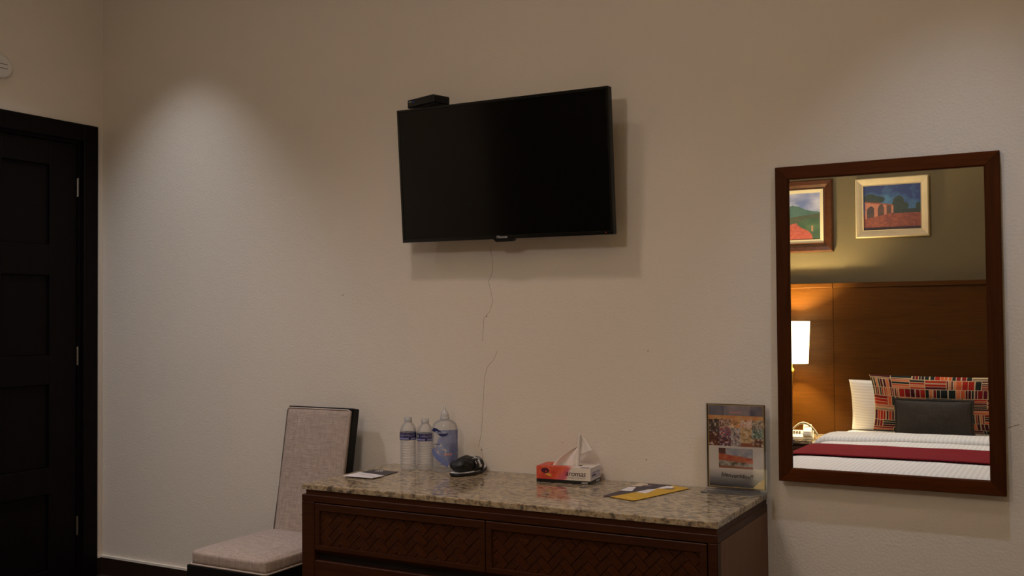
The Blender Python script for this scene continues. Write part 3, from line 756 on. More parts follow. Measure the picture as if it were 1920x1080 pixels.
def band_patch(x0, x1, s0, s1):
    k = max(1, int(abs(s1 - s0) * 60))
    for i in range(k):
        sa, sb = s0 + (s1 - s0) * i / k, s0 + (s1 - s0) * (i + 1) / k
        bm.faces.new([bm.verts.new(p) for p in (on_band(x0, sa), on_band(x1, sa), on_band(x1, sb), on_band(x0, sb))])
for q in ((.026, .040, .50, .56), (.024, .041, .565, .66), (.028, .038, .66, .74), (.030, .044, .745, .80), (.013, .0165, .45, .72), (.047, .050, .56, .64)): band_patch(*q)
o = obj('strap_lettering', bm, mat('white_print', (200, 200, 204), .6), sl); o['label'] = 'white script printed on the strap'

# ------------------------------------------------------------------ tissue box
TB = thing('tissue_box', 'red and white cardboard tissue box with a tissue pulled up', 'tissue box', (2.502, -.150, H), (0, 0, radians(5)))
TBL, TBD, TBH = .206, .112, .0575
def boxcol(face, u, v):
    red, orange, cream, pinkc = lin((196, 52, 42)), lin((224, 96, 62)), lin((226, 214, 200)), lin((206, 92, 106))
    if face == 'front':
        if v < .20:
            return lin((212, 206, 204)) if (.83 < u < .96 and .03 < v < .15) else lin((14, 14, 18))
        f = fbm(u * 16, v * 6, 1); e = .55 + .16 * (v - .5) + .16 * (f - .5)
        if ((u - .165) / .075) ** 2 + ((v - .74) / .17) ** 2 < 1 and f > .42: return lin((72, 22, 44))
        if ((u - .215) / .07) ** 2 + ((v - .42) / .15) ** 2 < 1 and f > .38: return lin((226, 172, 62)) if f > .5 else lin((190, 70, 40))
        if u < e - .17: return mixc(red, orange, f * 1.4 - .2 + (v - .5) * .4)
        if u < e: return mixc(orange, pinkc, (u - e + .17) / .12 + (f - .5) * 1.5 + (.5 - v))
        if u < e + .06: return mixc(pinkc, cream, (u - e) / .06 + f - .4)
        return cream
    if face == 'side':
        if v < .20: return lin((190, 190, 196)) if (.55 < u < .92 and .05 < v < .15) else lin((16, 16, 20))
        if .12 < u < .92 and .36 < v < .70:
            if .14 < u < .55 and .46 < v < .56: return lin((44, 34, 70))
            if abs(v - .68) < .02 or abs(v - .38) < .02: return lin((150, 142, 176))
            return lin((196, 188, 206))
        return lin((222, 216, 218))
    if face == 'top':
        f = fbm(u * 9, v * 4, 3); e = .62 + .12 * (f - .5) - .1 * v
        if u > .80 and v < .22 and u < .97: return lin((120, 116, 150))
        return mixc(red, orange, f * 1.5 - .3) if u < e - .08 else (mixc(orange, cream, (u - e + .08) / .16) if u < e + .08 else cream)
    return lin((190, 60, 48)) if u < .5 else lin((222, 214, 206))
bodyv, bodyf, bodyc = [], [], []
def quadgrid(nu, nv, P, face, skip=None):
    for j in range(nv):
        for i in range(nu):
            if skip and skip((i + .5) / nu, (j + .5) / nv): continue
            k = len(bodyv)
            bodyv.extend([P(i / nu, j / nv), P((i + 1) / nu, j / nv), P((i + 1) / nu, (j + 1) / nv), P(i / nu, (j + 1) / nv)])
            bodyf.append((k, k + 1, k + 2, k + 3)); bodyc.append(boxcol(face, (i + .5) / nu, (j + .5) / nv))
quadgrid(90, 28, lambda u, v: (u * TBL, 0, v * TBH), 'front')
quadgrid(50, 28, lambda u, v: (TBL, u * TBD, v * TBH), 'side')
slotf = lambda u, v: ((u - .46) / .30) ** 2 + ((v - .5) / .17) ** 2 < 1
quadgrid(60, 32, lambda u, v: (u * TBL, v * TBD, TBH), 'top', slotf)
quadgrid(4, 4, lambda u, v: ((1 - u) * TBL, TBD, v * TBH), 'back')
quadgrid(4, 4, lambda u, v: (0, (1 - u) * TBD, v * TBH), 'lside')
quadgrid(1, 1, lambda u, v: (u * TBL, (1 - v) * TBD, 0), 'back')
me = bpy.data.meshes.new('mesh'); me.from_pydata(bodyv, [], bodyf); face_cols(me, bodyc)
obj('carton', me, M_attr, TB)
o = obj('carton_lettering', text_mesh('aromas', .0265, .0001, shear=.2, space=.98), mat('dark_plum_print', (46, 22, 34), .5), TB, (.150, -.0006, .0355)); o.rotation_euler = (pi / 2, 0, 0)
bm = bmesh.new()
for k in range(18):
    if k != 8: bx(.122 + k * .0036, .1242 + k * .0036, -.0006, -.0003, .0205, .0222, bm=bm)
obj('small_print', bm, mat('brown_print', (130, 104, 96), .5), TB)
o = obj('base_lettering', text_mesh('Kleenex', .0075, .0001, bold=.0002), mat('black_print', (60, 58, 60), .5), TB, (.184, -.0006, .0053)); o.rotation_euler = (pi / 2, 0, 0)
o = obj('slot_liner', bx(.03, .16, .03, .082, TBH - .012, TBH - .008), mat('white_film', (210, 205, 200), .5), TB)
# tissue: folded sheet, spine upright, left half leaning down, right wing hanging free
M_tis = mat('white_tissue', (232, 222, 214), .9, bump=.3, bscale=120)
spine_b, spine_t = Vector((.138, .052, .050)), Vector((.147, .060, TBH + .116))
bmv, bmf = [], []
def tri_sheet(fn, nu, nv):
    k = len(bmv)
    for j in range(nv + 1):
        for i in range(nu + 1): bmv.append(fn(i / nu, j / nv))
    for j in range(nv):
        for i in range(nu): a = k + j * (nu + 1) + i; bmf.append((a, a + 1, a + nu + 2, a + nu + 1))
def spine(v): return spine_b.lerp(spine_t, v)
def left(u, v):
    s = spine(v); wmax = .086 * max(0, 1 - (v / .70) ** 1.7) + .004 * (1 - v)
    x = -wmax * u; return (s.x + x, s.y - .010 * sin(u * pi * 2.5) * (1 - v) - .012 * u * (1 - v), s.z - .012 * u * v)
def right(u, v):
    s = spine(.33 + .60 * v); top = spine(.93)
    wmax = .052 * (1 - v) ** .75
    return (s.x + wmax * u, s.y + .012 * u + .004 * sin(u * 5), s.z + .022 * u * (1 - v) - .0 * u)
def core(u, v):
    s = spine(v); return (s.x + (.016 - .006 * v) * (u - .5), s.y - .009 * sin(u * pi), s.z)
tri_sheet(left, 16, 20); tri_sheet(right, 12, 14); tri_sheet(core, 6, 16)
me = bpy.data.meshes.new('mesh'); me.from_pydata(bmv, [], bmf)
o = obj('tissue', me, M_tis, TB)
for p in me.polygons: p.use_smooth = True
so = o.modifiers.new('thickness', 'SOLIDIFY'); so.thickness = .0006

# ------------------------------------------------------------------ flat leaflets on the granite
def flat_card(name, quad_px, z, m, parent, th=.0008, shift=(0, 0), lift=None):
    bm = bmesh.new(); P = []
    for k, (u, v) in enumerate(quad_px):
        zz = z + (lift[k] if lift else 0); p = on_z(u, v, zz); P.append(Vector((p.x + shift[0], p.y + shift[1], zz)))
    a = [bm.verts.new(p) for p in P]; b = [bm.verts.new(p - Vector((0, 0, th))) for p in P]; n = len(P)
    bm.faces.new(a); bm.faces.new(b[::-1])
    for i in range(n): bm.faces.new((a[i], b[i], b[(i + 1) % n], a[(i + 1) % n]))
    c = parent.location; bmesh.ops.translate(bm, vec=(-c.x, -c.y, -c.z), verts=bm.verts)
    return obj(name, bm, m, parent)
lf = thing('open_leaflet', 'open card with one white page and one dark page, near the chair', 'leaflet', (1.84, -.27, H))
o = flat_card('dark_page', [(674, 886), (700, 880), (747, 884.5), (721, 891.5)], H + .0022, mat('charcoal_card', (56, 48, 52), .5), lf); o['label'] = 'dark page with pale script'
o = flat_card('white_page', [(642, 892), (674.5, 885), (721, 891.5), (697, 896.5)], H + .0035, mat('white_card', (222, 214, 212), .6), lf, lift=(.003, 0, 0, .002)); o['label'] = 'white page with faint print'
for dx, w_ in ((704, 2.2), (707.5, 3.2), (712, 3), (716, 2)):
    flat_card('script_mark', [(dx, 882.6), (dx + w_, 882.0), (dx + w_, 883.4), (dx, 884.0)], H + .0026, mat('pale_script', (205, 200, 200), .5), lf, .0003)
for k in range(3):
    flat_card('faint_print', [(672 + k * 3, 888 + k * 1.8), (700 + k * 3, 892 + k * 1.6), (699.6 + k * 3, 892.4 + k * 1.6), (671.6 + k * 3, 888.4 + k * 1.8)], H + .0048, mat('grey_text_line', (176, 168, 168), .6), lf, .0003)

nb = thing('yellow_folder', 'yellow and dark printed folder with white patches lying on the granite', 'folder', (2.95, -.16, H))
SH = (0, -.035)
flat_card('dark_cover', [(1138, 926.5), (1215, 903.5), (1253, 906), (1268, 907.5), (1153, 928.2)], H + .0022, mat('aubergine_card', (58, 46, 56), .5), nb, shift=SH)
flat_card('yellow_cover', [(1152, 928), (1192, 934.8), (1200, 934.5), (1300, 912.4), (1268, 907.2), (1232, 914)], H + .0026, mat('yellow_card', (206, 158, 34), .5), nb, shift=SH)
M_pw = mat('white_print_patch', (226, 218, 216), .6)
for q, m_ in (([(1169, 916.6), (1186, 910.2), (1200, 910), (1192, 918)], M_pw), ([(1191, 908.4), (1207, 903), (1221, 904), (1222, 906.5), (1209, 909)], mat('beige_print_patch', (206, 186, 160), .6)),
              ([(1210, 908.6), (1214, 907), (1230, 907), (1226, 909.4)], mat('grey_print_patch', (128, 112, 110), .6)),
              ([(1200, 919.2), (1222, 914.6), (1238, 914.2), (1218, 922)], M_pw), ([(1236, 913), (1257, 908), (1271, 909.2), (1267, 912.2), (1254, 913.2)], M_pw),
              ([(1250, 914.2), (1258, 912.4), (1271, 913), (1272, 914), (1264, 914.6)], mat('taupe_print_patch', (110, 84, 74), .6)),
              ([(1181, 927.4), (1190, 928.8), (1195, 931), (1186, 929.5)], mat('pale_yellow_print', (226, 196, 110), .6))):
    flat_card('printed_patch', q, H + .0030, m_, nb, .0003, SH)

# ------------------------------------------------------------------ acrylic sign holder
s0 = on_z(1343.5, 914.5, H + .004); 
SGX0, SGX1, SGH = 3.104, 3.305, .284
sg = thing('acrylic_sign', 'upright acrylic welcome sign with photographs and handwritten script, beside the mirror', 'sign', (SGX0, -.036, H), (0, 0, radians(1.0)))
SW = SGX1 - SGX0
tilt = radians(4)
def Tm(me):
    me.transform(Matrix.Translation((0, -.010, .006)) @ Matrix.Rotation(-tilt * .0, 4, 'X')); return me
def signcol(u, v):
    # u left-right, v bottom-top ; grey-blue sky, collage, white strip, photo, dark sea
    W_ = lin((240, 230, 222))
    if u < .018 or u > .982 or v < .012 or v > .988: return lin((52, 36, 30))
    if u < .03 or u > .97 or v < .02 or v > .98: return lin((188, 158, 84))
    if u > .78 and v < .085 * (1 + (u - .78) * 3.0) and v < .02 + (u - .78) * .65: return lin((226, 196, 118)) if fbm(u * 20, v * 26, 4) > .35 else lin((236, 216, 160))
    if v > .862:
        t = fbm(u * 9, v * 9, 7); return mixc(lin((96, 100, 124)), lin((172, 160, 164)), t + (.25 if .3 < u < .75 else -.25))
    if v > .50:
        cells = [(.03, .22, .50, .66), (.03, .22, .66, .83), (.22, .42, .50, .61), (.22, .42, .61, .72), (.22, .42, .72, .83), (.42, .58, .50, .72), (.42, .58, .72, .86),
                 (.58, .77, .54, .73), (.58, .77, .73, .86), (.77, .97, .50, .60), (.77, .97, .60, .70), (.77, .97, .70, .82)]
        pal = [((120, 66, 44), (58, 34, 34)), ((60, 46, 44), (110, 88, 80)), ((120, 40, 40), (88, 70, 96)), ((176, 76, 54), (96, 94, 130)), ((196, 160, 148), (90, 52, 40)), ((196, 190, 190), (140, 106, 98)),
               ((206, 150, 96), (176, 120, 90)), ((206, 160, 100), (190, 170, 140)), ((198, 120, 90), (200, 190, 190)), ((150, 100, 70), (90, 60, 50)), ((84, 116, 64), (170, 180, 190)), ((70, 62, 60), (180, 168, 160))]
        if v > .80 + .03 * fbm(u * 12, 2): return mixc(lin((228, 132, 72)), lin((238, 190, 130)), fbm(u * 22, v * 30, 3) * 1.3 - .1)
        for k, (a, b, c, d) in enumerate(cells):
            if a <= u < b and c <= v < d:
                f = (fbm(u * 46 + k * 3, v * 62, k) - .3) * 2.4; g = hnoise(u * 34 + k, v * 46, k + 5)
                c_ = mixc(lin(pal[k][0]), lin(pal[k][1]), f)
                c_ = mixc(c_, lin((232, 214, 196)), (g - .66) * 2.6) if g > .66 else mixc(c_, lin((44, 26, 24)), (.38 - g) * 2.2)
                return tuple(min(1, t * 1.45) for t in c_)
        return lin((170, 96, 66))
    if .20 < u < .79 and .235 < v < .478:
        p, q = (u - .20) / .59, (v - .235) / .243; f = fbm(p * 10, q * 8, 9)
        if q > .72 - .2 * p + .05 * (f - .5): return mixc(lin((206, 200, 200)), lin((140, 146, 176)), f * 1.2 - .2) if p > .2 else mixc(lin((120, 64, 50)), lin((90, 70, 60)), f)
        if q > .40 - .12 * p: return mixc(lin((196, 76, 52)), lin((222, 130, 82)), f * 1.6 - .3)
        return mixc(lin((200, 190, 176)), lin((112, 88, 70)), (f - .35) * 2.5) if q > .12 else mixc(lin((190, 96, 76)), lin((150, 110, 70)), f)
    if v > .24: return W_
    t = (.24 - v) / .2
    return mixc(mixc(W_, lin((150, 146, 150)), t * 1.5), lin((56, 58, 70)), t * 2.2 - 1.25 + .3 * (fbm(u * 5, v * 18, 11) - .5))
me = grid_mesh(84, 118, lambda u, v: (u * SW, 0, v * SGH), signcol)
me.transform(Matrix.Translation((0, -.0012, .010)))
obj('printed_sheet', me, mat('glossy_print', attr=True, rough=.25), sg)
obj('sheet_backing', bx(0.0005, SW - .0005, -.0008, .0002, .010, SGH + .010), mat('white_paper', (205, 200, 195), .7), sg)
obj('front_pane', bx(-.003, SW + .003, -.0042, -.0026, .004, SGH + .0125), M_acryl, sg)
obj('rear_pane', bx(-.003, SW + .003, .0012, .0030, .004, SGH + .0125), M_acryl, sg)
obj('foot_plate', bx(-.003, SW + .003, -.070, .0030, .0002, .0040, .0008, 1), clear('clear_acrylic_foot', (.93, .93, .93), .10, .2), sg)
tm = text_mesh('bienvenidos!!', .0205, .00005, shear=.22, space=1.0, bold=.0003)
for v in tm.vertices: v.co.y += -.10 * (v.co.x) * .35 + .0012 * sin(v.co.x * 120)
o = obj('handwritten_word', tm, mat('dark_ink', (20, 8, 10), .5), sg, (SW * .51, -.0019, .010 + SGH * .150)); o.rotation_euler = (pi / 2, 0, 0)
bm = bmesh.new()
for k, (a, b) in enumerate(((.40, .425), (.44, .47), (.475, .505), (.51, .535), (.54, .565), (.57, .595))):
    bx(SW * a, SW * b, -.0019, -.0014, .010 + SGH * .893, .010 + SGH * .912, bm=bm)
obj('heading_mark', bm, mat('pink_print', (214, 150, 152), .5), sg)

# ------------------------------------------------------------------ headboard, bed and bedside, seen in the mirror
HBY = -4.0
hb = thing('headboard', 'tall honey-brown wood headboard panel across the wall behind the bed', 'headboard', (3.7, YF, 0))
def Lh(bm): bmesh.ops.translate(bm, vec=(-3.7, -YF, 0), verts=bm.verts); return bm
for (a, b, yy) in ((1.95, 2.7365, HBY - .004), (2.7385, 4.78, HBY), (4.782, 5.55, HBY - .004)):
    pnl = obj('veneer_panel', Lh(bx(a, b, YF, yy, .10, 1.512, .0015, 1)), M_head, hb)
    obj('top_rail', Lh(bx(a, b, YF, yy + .012, 1.512, 1.546, .003, 1)), M_head, hb)

BX0, BX1, BYH, BYF, BTOP = 2.785, 4.70, -3.97, -1.66, .505
bed = thing('bed', 'wide bed made up with a white ribbed duvet, seen in the mirror', 'bed', ((BX0 + BX1) / 2, (BYH + BYF) / 2, 0))
bcx, bcy = (BX0 + BX1) / 2, (BYH + BYF) / 2
def Lb(g):
    if isinstance(g, bpy.types.Mesh): g.transform(Matrix.Translation((-bcx, -bcy, 0))); return g
    bmesh.ops.translate(g, vec=(-bcx, -bcy, 0), verts=g.verts); return g
obj('bed_base', Lb(bx(BX0 + .06, BX1 - .06, BYH, BYF - .06, 0.02, .24, .01, 2)), M_nwood, bed)
obj('mattress', Lb(bx(BX0 + .03, BX1 - .03, BYH, BYF - .03, .24, BTOP - .025, .03, 3)), mat('white_mattress', (215, 210, 205), .9), bed)
def fold1(s, e0, e1, r):
    """arc-length coordinate s (0 at edge e0) -> (position, drop)"""
    if s < 0:
        d = -s; q = r * pi / 2
        if d < q: a = d / r; return e0 + r - r * sin(a) - r * 0, r - r * cos(a)
        return e0, r + (d - q)
    return None
def drape(x0, x1, yb, yf, top, hang, r, nx, ny, side_only=False, wob=0.0, foot=True):
    """cloth over the bed: x0..x1 edges, yb..yf length"""
    q = r * pi / 2; xs = []
    def prof(t, e0, e1, h0, h1):
        flat = (e1 - r) - (e0 + r); tot = (h0 + flat + h1); s = t * tot
        if s < h0:
            d = h0 - s
            return (e0 + r - r * sin(min(d / r, pi / 2)), (r - r * cos(d / r)) if d < q else r + d - q)
        if s <= h0 + flat: return (e0 + r + s - h0, 0)
        d = s - h0 - flat
        return (e1 - r + r * sin(min(d / r, pi / 2)), (r - r * cos(d / r)) if d < q else r + d - q)
    def pos(u, v):
        x, dx = prof(u, x0, x1, hang, hang)
        if foot: y, dy = prof(v, yb - r, yf, 0, hang)
        else: y, dy = yb + (yf - yb) * v, 0
        z = top - max(dx, dy) + wob * (fbm(x * 5, y * 5, 3) - .5) * 2
        z += .012 * (1 - ((x - (x0 + x1) / 2) / ((x1 - x0) / 2)) ** 2) if dx == 0 else 0
        if dx > .02: x += (.006 if x > (x0 + x1) / 2 else -.006) * sin(y * 14)
        return (x, y, max(z, .06))
    me = grid_mesh(nx, ny, pos)
    for p in me.polygons: p.use_smooth = True
    return me
o = obj('duvet', Lb(drape(BX0, BX1, BYH, BYF, BTOP, .36, .09, 90, 70, wob=.004)), M_duvet, bed); o['label'] = 'white ribbed duvet hanging over the sides'
so = o.modifiers.new('thickness', 'SOLIDIFY'); so.thickness = .012; so.offset = 1
def sheetfold():
    x0, x1 = BX0 - .020, BX1 + .020; ya, yb = -3.52, -3.16
    me = drape(x0, x1, ya, yb, BTOP + .037, .22, .09, 90, 26, wob=.003, foot=False)
    for v in me.vertices:
        t = (v.co.y - ya) / (yb - ya)
        v.co.y += (.05 * sin(v.co.x * 2.6 + 1.0) + .015 * sin(v.co.x * 9)) * t
        v.co.z += .010 * sin(pi * min(1, t * 1.05)) - (.032 if t > .985 else 0)
    return me
o = obj('folded_sheet', Lb(sheetfold()), M_duvet, bed)
so = o.modifiers.new('thickness', 'SOLIDIFY'); so.thickness = .014; so.offset = -1
ru = obj('bed_runner', drape(BX0 - .022, BX1 + .022, -2.80, -2.235, BTOP + .020, .25, .092, 90, 18, wob=.003, foot=False), M_runner)
for v in ru.data.vertices: v.co.y += .012 * sin(v.co.x * 3.1 + 2)
so = ru.modifiers.new('thickness', 'SOLIDIFY'); so.thickness = .005; so.offset = 1
tag(ru, 'maroon cloth runner laid across the white duvet', 'bed runner')

def pillow(W, Hh, T, nu, nv, colf=None, ear=.06, seed=0, wr=.012):
    """closed pillow: local x width, z height, y thickness"""
    verts, faces, cols = [], [], []
    idx = {}
    for side in (-1, 1):
        for j in range(nv + 1):
            for i in range(nu + 1):
                u, v = i / nu * 2 - 1, j / nv * 2 - 1
                edge = (i in (0, nu)) or (j in (0, nv))
                if edge and side == 1: idx[(side, i, j)] = idx[(-1, i, j)]; continue
                pin = 1 - ear * (1 - abs(v) ** 2.5); pin2 = 1 - ear * .8 * (1 - abs(u) ** 2.5)
                pr = (max(0, 1 - abs(u) ** 2.2) * max(0, 1 - abs(v) ** 2.2)) ** .45
                n_ = (fbm(u * 3 + seed, v * 3 + 9, seed) - .5) * wr * (1 - pr * .3)
                idx[(side, i, j)] = len(verts)
                verts.append((u * W / 2 * pin, side * (T / 2 * pr) + n_ * (0 if edge else 1), v * Hh / 2 * pin2))
        for j in range(nv):
            for i in range(nu):
                f = [idx[(side, a, b)] for a, b in ((i, j), (i + 1, j), (i + 1, j + 1), (i, j + 1))]
                faces.append(f if side == -1 else f[::-1])
                if colf: cols.append(colf((i + .5) / nu, (j + .5) / nv))
    me = bpy.data.meshes.new('mesh'); me.from_pydata(verts, [], faces)
    if colf: face_cols(me, cols)
    for p in me.polygons: p.use_smooth = True
    return me
wp = obj('white_pillow', pillow(.70, .36, .13, 50, 34, ear=.035, seed=2), M_pilw)
wp.location = (3.215, -3.895, .697); wp.rotation_euler = (radians(-14), 0, 0)
tag(wp, 'white ribbed bed pillow leaning on the headboard, behind the patterned one', 'pillow')
# patterned pillow: blocks of coloured bars with cream lines
PAL = [(166, 36, 22), (126, 22, 22), (206, 92, 50), (214, 118, 74), (74, 16, 26), (32, 38, 32), (88, 18, 30), (176, 52, 30), (30, 34, 30)]
rb = random.Random(3)
blocks = []
yb_ = 0.0
rows_h = [.10, .13, .17, .10, .16, .15, .14, .10]
for rh in rows_h:
    xb = 0.0
    while xb < 1:
        hor = rb.random() < .42; bw = rb.choice([.10, .12, .14]) if hor else rb.choice([.06, .08, .10]); n = rb.randint(3, 5) if hor else rb.randint(2, 4)
        blocks.append((xb, yb_, bw, rh, hor, n, [lin(rb.choice(PAL)) for _ in range(n)])); xb += bw
    yb_ += rh
CREAM = lin((196, 168, 128))
def pattcol(u, v):
    for (a, b, w_, h_, hor, n, cs) in blocks:
        if a <= u < a + w_ and b <= v < b + h_:
            t = (v - b) / h_ if hor else (u - a) / w_
            k = min(n - 1, int(t * n)); f = t * n - k
            span = (h_ * .5 if hor else w_ * .95) / n
            if f * span < .0052: return CREAM
            e = ((u - a) * .95 if hor else (v - b) * .5)
            if e < .0052: return CREAM
            return cs[k]
    return CREAM
pp = obj('patterned_pillow', pillow(.95, .395, .13, 230, 110, pattcol, ear=.055, seed=5), M_patt)
pp.location = (3.500, -3.745, .724); pp.rotation_euler = (radians(-15), 0, 0)
tag(pp, 'large pillow printed with red, orange and black bars, on the bed', 'pillow')
cc = thing('charcoal_cushion', 'small charcoal rectangular cushion leaning on the patterned pillow', 'cushion', (3.430, -3.610, .648), (radians(-16), 0, 0))
obj('cover', pillow(.46, .235, .10, 40, 28, ear=.04, seed=8, wr=.008), M_char, cc)
bm = bmesh.new(); N = 120; A, B = [], []
for k in range(N):
    t = k / N * 4; s_ = int(t); f = t - s_
    u, v = [(-1 + 2 * f, -1), (1, -1 + 2 * f), (1 - 2 * f, 1), (-1, 1 - 2 * f)][s_]
    pin = 1 - .04 * (1 - abs(v) ** 2.5); pin2 = 1 - .032 * (1 - abs(u) ** 2.5); x, z = u * .23 * pin, v * .1175 * pin2
    A.append(bm.verts.new((x * .985, 0, z * .985))); B.append(bm.verts.new((x + .012 * u, .006 * sin(k * 1.7), z + .012 * v)))
for k in range(N): bm.faces.new((A[k], A[(k + 1) % N], B[(k + 1) % N], B[k]))
o = obj('ruffled_edge', bm, M_char, cc, smooth=True); so = o.modifiers.new('thickness', 'SOLIDIFY'); so.thickness = .004; so.offset = 0

# nightstands and bedside lamps, the far pair unseen and added to light the room
NSH = .475
M_shade = bpy.data.materials.new('lit_cream_shade'); M_shade.use_nodes = True
b_ = M_shade.node_tree.nodes['Principled BSDF']; b_.inputs['Base Color'].default_value = lin((240, 225, 195)) + (1,); b_.inputs['Roughness'].default_value = .9
b_.inputs['Emission Color'].default_value = (1.0, .80, .42, 1); b_.inputs['Emission Strength'].default_value = SHADE_E
def bedside(x0, x1, lamp, l_ns, l_lp):
    y0, y1 = -3.995, -3.50; cx, cy = (x0 + x1) / 2, (y0 + y1) / 2
    ns = thing('nightstand', l_ns, 'nightstand', (cx, cy, 0))
    def Ln_(bm): bmesh.ops.translate(bm, vec=(-cx, -cy, 0), verts=bm.verts); return bm
    obj('granite_top', Ln_(bx(x0, x1, y0, y1, NSH - .024, NSH, .003, 2)), M_granite, ns)
    obj('cabinet', Ln_(bx(x0 + .02, x1 - .02, y0, y1 - .02, .04, NSH - .024, .002, 1)), M_nwood, ns)
    for z0, z1 in ((.25, .43), (.06, .24)):
        d = obj('drawer', Ln_(bx(x0 + .035, x1 - .035, y1 - .024, y1 - .004, z0, z1, .003, 1)), M_nwood, ns)
        obj('knob', Ln_(bx(cx - .02, cx + .02, y1 - .005, y1 + .012, (z0 + z1) / 2 - .01, (z0 + z1) / 2 + .01, .004, 2)), M_brass, d)
    lp = thing('table_lamp', l_lp, 'lamp', lamp)
    obj('lamp_base', lathe([(0, 0), (.056, 0), (.058, .008), (.052, .018), (.028, .026), (.016, .040), (.013, .06), (0, .06)], 40), M_brass, lp, auto=40)
    obj('stem', lathe([(0, .05), (.010, .05), (.009, .30), (.018, .40), (.026, .44), (.022, .465), (.010, .475), (.008, .60), (0, .60)], 28), M_brass, lp, auto=50)
    obj('shade', lathe([(.118, .503), (.132, .797), (.130, .797), (.116, .503)], 56), M_shade, lp, auto=50)
    obj('bulb_socket', lathe([(0, .595), (.012, .60), (.013, .625), (0, .626)], 20), M_brass, lp, auto=40)
bedside(2.15, 2.69, LAMP, 'dark granite-topped nightstand holding the telephone', 'lit cream drum-shade lamp beside the telephone')
bedside(4.75, 5.29, LAMP_ADDED, 'unseen dark granite-topped nightstand added with the far lamp', 'lit cream drum-shade lamp added unseen on the far nightstand for extra light')

# telephone with an arched cord
ph = thing('telephone', 'cream desk telephone with its cord arched behind, on the nightstand', 'telephone', (2.600, -3.612, NSH), (0, 0, radians(-12)))
M_ph = mat('cream_phone_plastic', (226, 216, 200), .4); M_phg = mat('grey_phone_plastic', (120, 112, 104), .5)
obj('base', prism([(-.085, 0), (.085, 0), (.085, .022), (-.085, .052)], 'x', -.075, .075, None, .006), M_ph, ph)
bm = bx(-.028, .028, -.095, .095, .052, .078, .011, 3)
bx(-.03, .03, -.098, -.048, .040, .066, .010, 3, bm); bx(-.03, .03, .048, .098, .040, .066, .010, 3, bm)
for v in bm.verts: v.co.z += -.17 * v.co.y + .0; v.co.x += .035
obj('handset', bm, M_ph, ph)
bm = bmesh.new()
for i in range(3):
    for j in range(4): bx(-.06 + i * .018, -.047 + i * .018, -.045 + j * .02, -.031 + j * .02, .038 - .0035 * j, .047 - .0035 * j, bm=bm)
obj('keypad', bm, M_phg, ph)
pts = []
for k in range(241):
    t = k / 240; a = pi * t; rr_ = .006
    c = Vector((-.085 + .185 * t, -.03 + .02 * sin(a), .02 + .085 * sin(a) ** .8))
    pts.append(c + Vector((cos(k * .9) * rr_ * .3, sin(k * .9) * rr_, cos(k * .9) * rr_)))
obj('coiled_cord', tube(pts, .0032, 5), mat('pale_grey_cord', (176, 164, 150), .5), ph, smooth=True)

# pictures over the headboard
def picture(name, label, x0, x1, z0, z1, fw, prof, m_f, paint, liner=None, nu=110, nv=80):
    t = thing(name, label, 'picture', (x0, YF, z0))
    W_, H_ = x1 - x0, z1 - z0
    # local frame is built facing -y, then turned to face the room (+y): mirror x so left stays left in the mirror
    hold = bpy.data.objects.new('turn', None)
    def place(o):
        me = o.data
        for v in me.vertices: v.co.y = -v.co.y
        me.flip_normals()
    before = set(bpy.data.objects)
    frame_rails(W_, H_, prof, m_f, m_f, t)
    if liner: frame_rails_inset(W_, H_, fw - .002, liner, t)
    k = fw + (liner[0] if liner else 0) - .002
    me = grid_mesh(nu, nv, lambda u, v: (k + (W_ - 2 * k) * u, -.012, k + (H_ - 2 * k) * v), paint)
    obj('canvas', me, M_canvas, t)
    obj('backing', bx(.01, W_ - .01, -.008, -.0005, .01, H_ - .01), M_groove, t)
    for o in set(bpy.data.objects) - before:
        if o.type == 'MESH': place(o)
    bpy.data.objects.remove(hold)
    return t
def frame_rails_inset(W, H, d, liner, parent):
    wd, m = liner; pr = [(d, -.004), (d, -.019), (d + wd, -.015), (d + wd, -.004)]
    frame_rails(W, H, pr, m, m, parent, 'liner_rail')
M_brownf = mat('bronze_brown_frame', (84, 46, 22), .35, .25, noise=.35, nscale=30)
M_creamf = mat('cream_gesso_frame', (190, 172, 138), .5, noise=.08, nscale=14)
M_liner = mat('cream_liner', (204, 190, 156), .7)
M_gold = mat('gilt', (214, 150, 70), .35, .8)
def paint_hill(u, v):
    u = 1 - u if False else u
    f = fbm(u * 7, v * 7, 21); g = fbm(u * 26, v * 26, 22)
    hill = .56 + .16 * exp(-((u - .60) / .18) ** 2) + .05 * fbm(u * 6, 1, 3)
    if v > hill: return mixc(lin((96, 110, 160)), lin((176, 176, 196)), fbm(u * 4, v * 6, 8) * 1.5 - .3)
    if v > .50 + .16 * (u - .62): return mixc(lin((52, 84, 78)), lin((76, 104, 98)), f)
    if v > .40 + .06 * sin(u * 9): return mixc(lin((52, 66, 50)), lin((76, 74, 56)), g)
    path = .66 + .55 * (.42 - v) + .05 * sin(v * 14)
    if v < .44 and u < path + .06 * (f - .5) : return mixc(lin((140, 58, 48)), lin((166, 84, 68)), g * 1.5 - .25)
    if abs(u - .88) < .012 and .18 < v < .30: return lin((150, 110, 84))
    return mixc(lin((44, 70, 50)), lin((70, 92, 62)), f * 1.5 - .2)
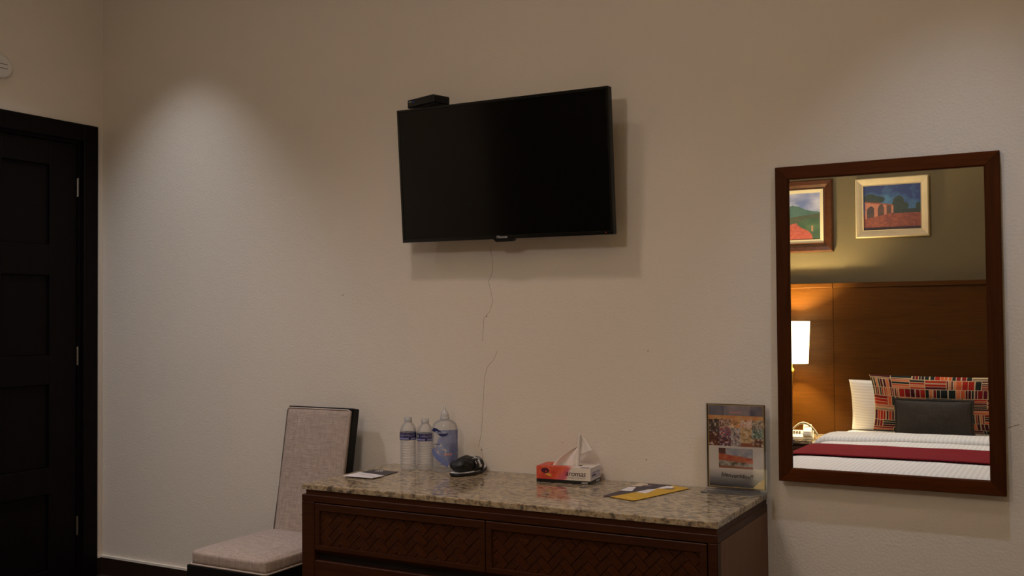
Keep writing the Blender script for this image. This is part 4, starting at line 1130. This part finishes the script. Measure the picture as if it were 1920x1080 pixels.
def paint_arches(u, v):
    f = fbm(u * 7, v * 7, 31); g = fbm(u * 24, v * 24, 32)
    if .03 < u < .53 and v > .2:
        top = .62 - .09 * (u - .05) / .48
        base = .26 + .12 * (u - .03) / .5
        if base < v < top:
            for cx, w_ in ((.13, .065), (.31, .052), (.45, .042)):
                spring = base + .155 - .05 * (u - .1)
                if abs(u - cx) < w_ and (v < spring or ((u - cx) / w_) ** 2 + ((v - spring) / .10) ** 2 < 1): return mixc(lin((40, 34, 36)), lin((84, 56, 44)), f)
            return mixc(lin((168, 108, 84)), lin((150, 90, 66)), g)
        if top <= v < top + .03: return lin((120, 62, 40))
    if v < .36: return mixc(lin((96, 42, 28)), lin((132, 66, 44)), g * 1.4 - .2) if v > .06 else lin((54, 30, 26))
    tree = [(.12, .70, .14, .12), (.26, .68, .12, .08), (.62, .58, .11, .18), (.72, .52, .08, .1), (.97, .5, .07, .1)]
    for (cx, cy, a, b) in tree:
        if ((u - cx) / a) ** 2 + ((v - cy) / b) ** 2 < .75 + .6 * (f - .5) * 2: return mixc(lin((22, 34, 30)), lin((40, 54, 44)), g)
    if v < .44 + .03 * f and u > .5: return lin((30, 40, 36))
    return mixc(lin((24, 44, 96)), lin((70, 118, 150)), (1 - v) * 1.1 + (f - .5) * 1.4 - .15)
picture('landscape_painting', 'painting of green hills and a red path in a brown gilt frame', 2.09, 2.7365, 1.774, 2.297, .068,
        [(0, -.0), (0, -.022), (.010, -.036), (.036, -.030), (.056, -.018), (.068, -.022), (.068, -.004)], M_brownf, paint_hill, (.026, M_liner))
picture('arcade_painting', 'painting of a pink arcade under a blue sky in a cream frame', 2.893, 3.375, 1.860, 2.277, .052,
        [(0, -.0), (0, -.026), (.006, -.034), (.024, -.028), (.046, -.018), (.052, -.020), (.052, -.004)], M_creamf, paint_arches, None)

# ------------------------------------------------------------------ ceiling fittings (above the frame): downlights and an added globe
M_lens = mat('downlight_lens', (240, 235, 225), .4, emit=(255, 235, 205), estr=3)
for (x, y, p_, h_, b__, c_, sr_, lab) in DOWN:
    k_ = 1.0 + max(0, sr_ - .035) * 12
    t = thing('ceiling_downlight', lab, 'ceiling light', (x, y, CEIL), group='ceiling downlights')
    obj('trim_ring', lathe([(.038 * k_, -.004), (.062 * k_, -.006), (.066 * k_, 0.0), (.040 * k_, -.0005), (.038 * k_, -.004)], 36), M_white, t, smooth=True)
    obj('lens', lathe([(0, -.0012), (.038 * k_, -.0012), (.038 * k_, -.0004), (0, -.0004)], 28), M_lens, t)

cl = thing('added_pendant', 'white glass globe lamp added unseen above the bed to light the room', 'ceiling light', (PEND.x, PEND.y, PEND.z))
obj('canopy', lathe([(0, CEIL - PEND.z - .035), (.05, CEIL - PEND.z - .035), (.06, CEIL - PEND.z), (0, CEIL - PEND.z)], 32), M_white, cl, auto=40)
obj('rod', lathe([(0, .10), (.008, .10), (.008, CEIL - PEND.z - .03), (0, CEIL - PEND.z - .03)], 12), M_brass, cl)
obj('shade_cap', lathe([(0, .10), (.035, .098), (.075, .085), (.082, .075), (0, .075)], 36), M_white, cl, auto=40)
obj('globe_bulb', lathe([(0, .078), (.03, .07), (.045, .05), (.05, .03), (.045, .01), (.03, -.005), (0, -.012)], 28), mat('frosted_glass', (235, 228, 214), .4, emit=(255, 230, 200), estr=3), cl, smooth=True)
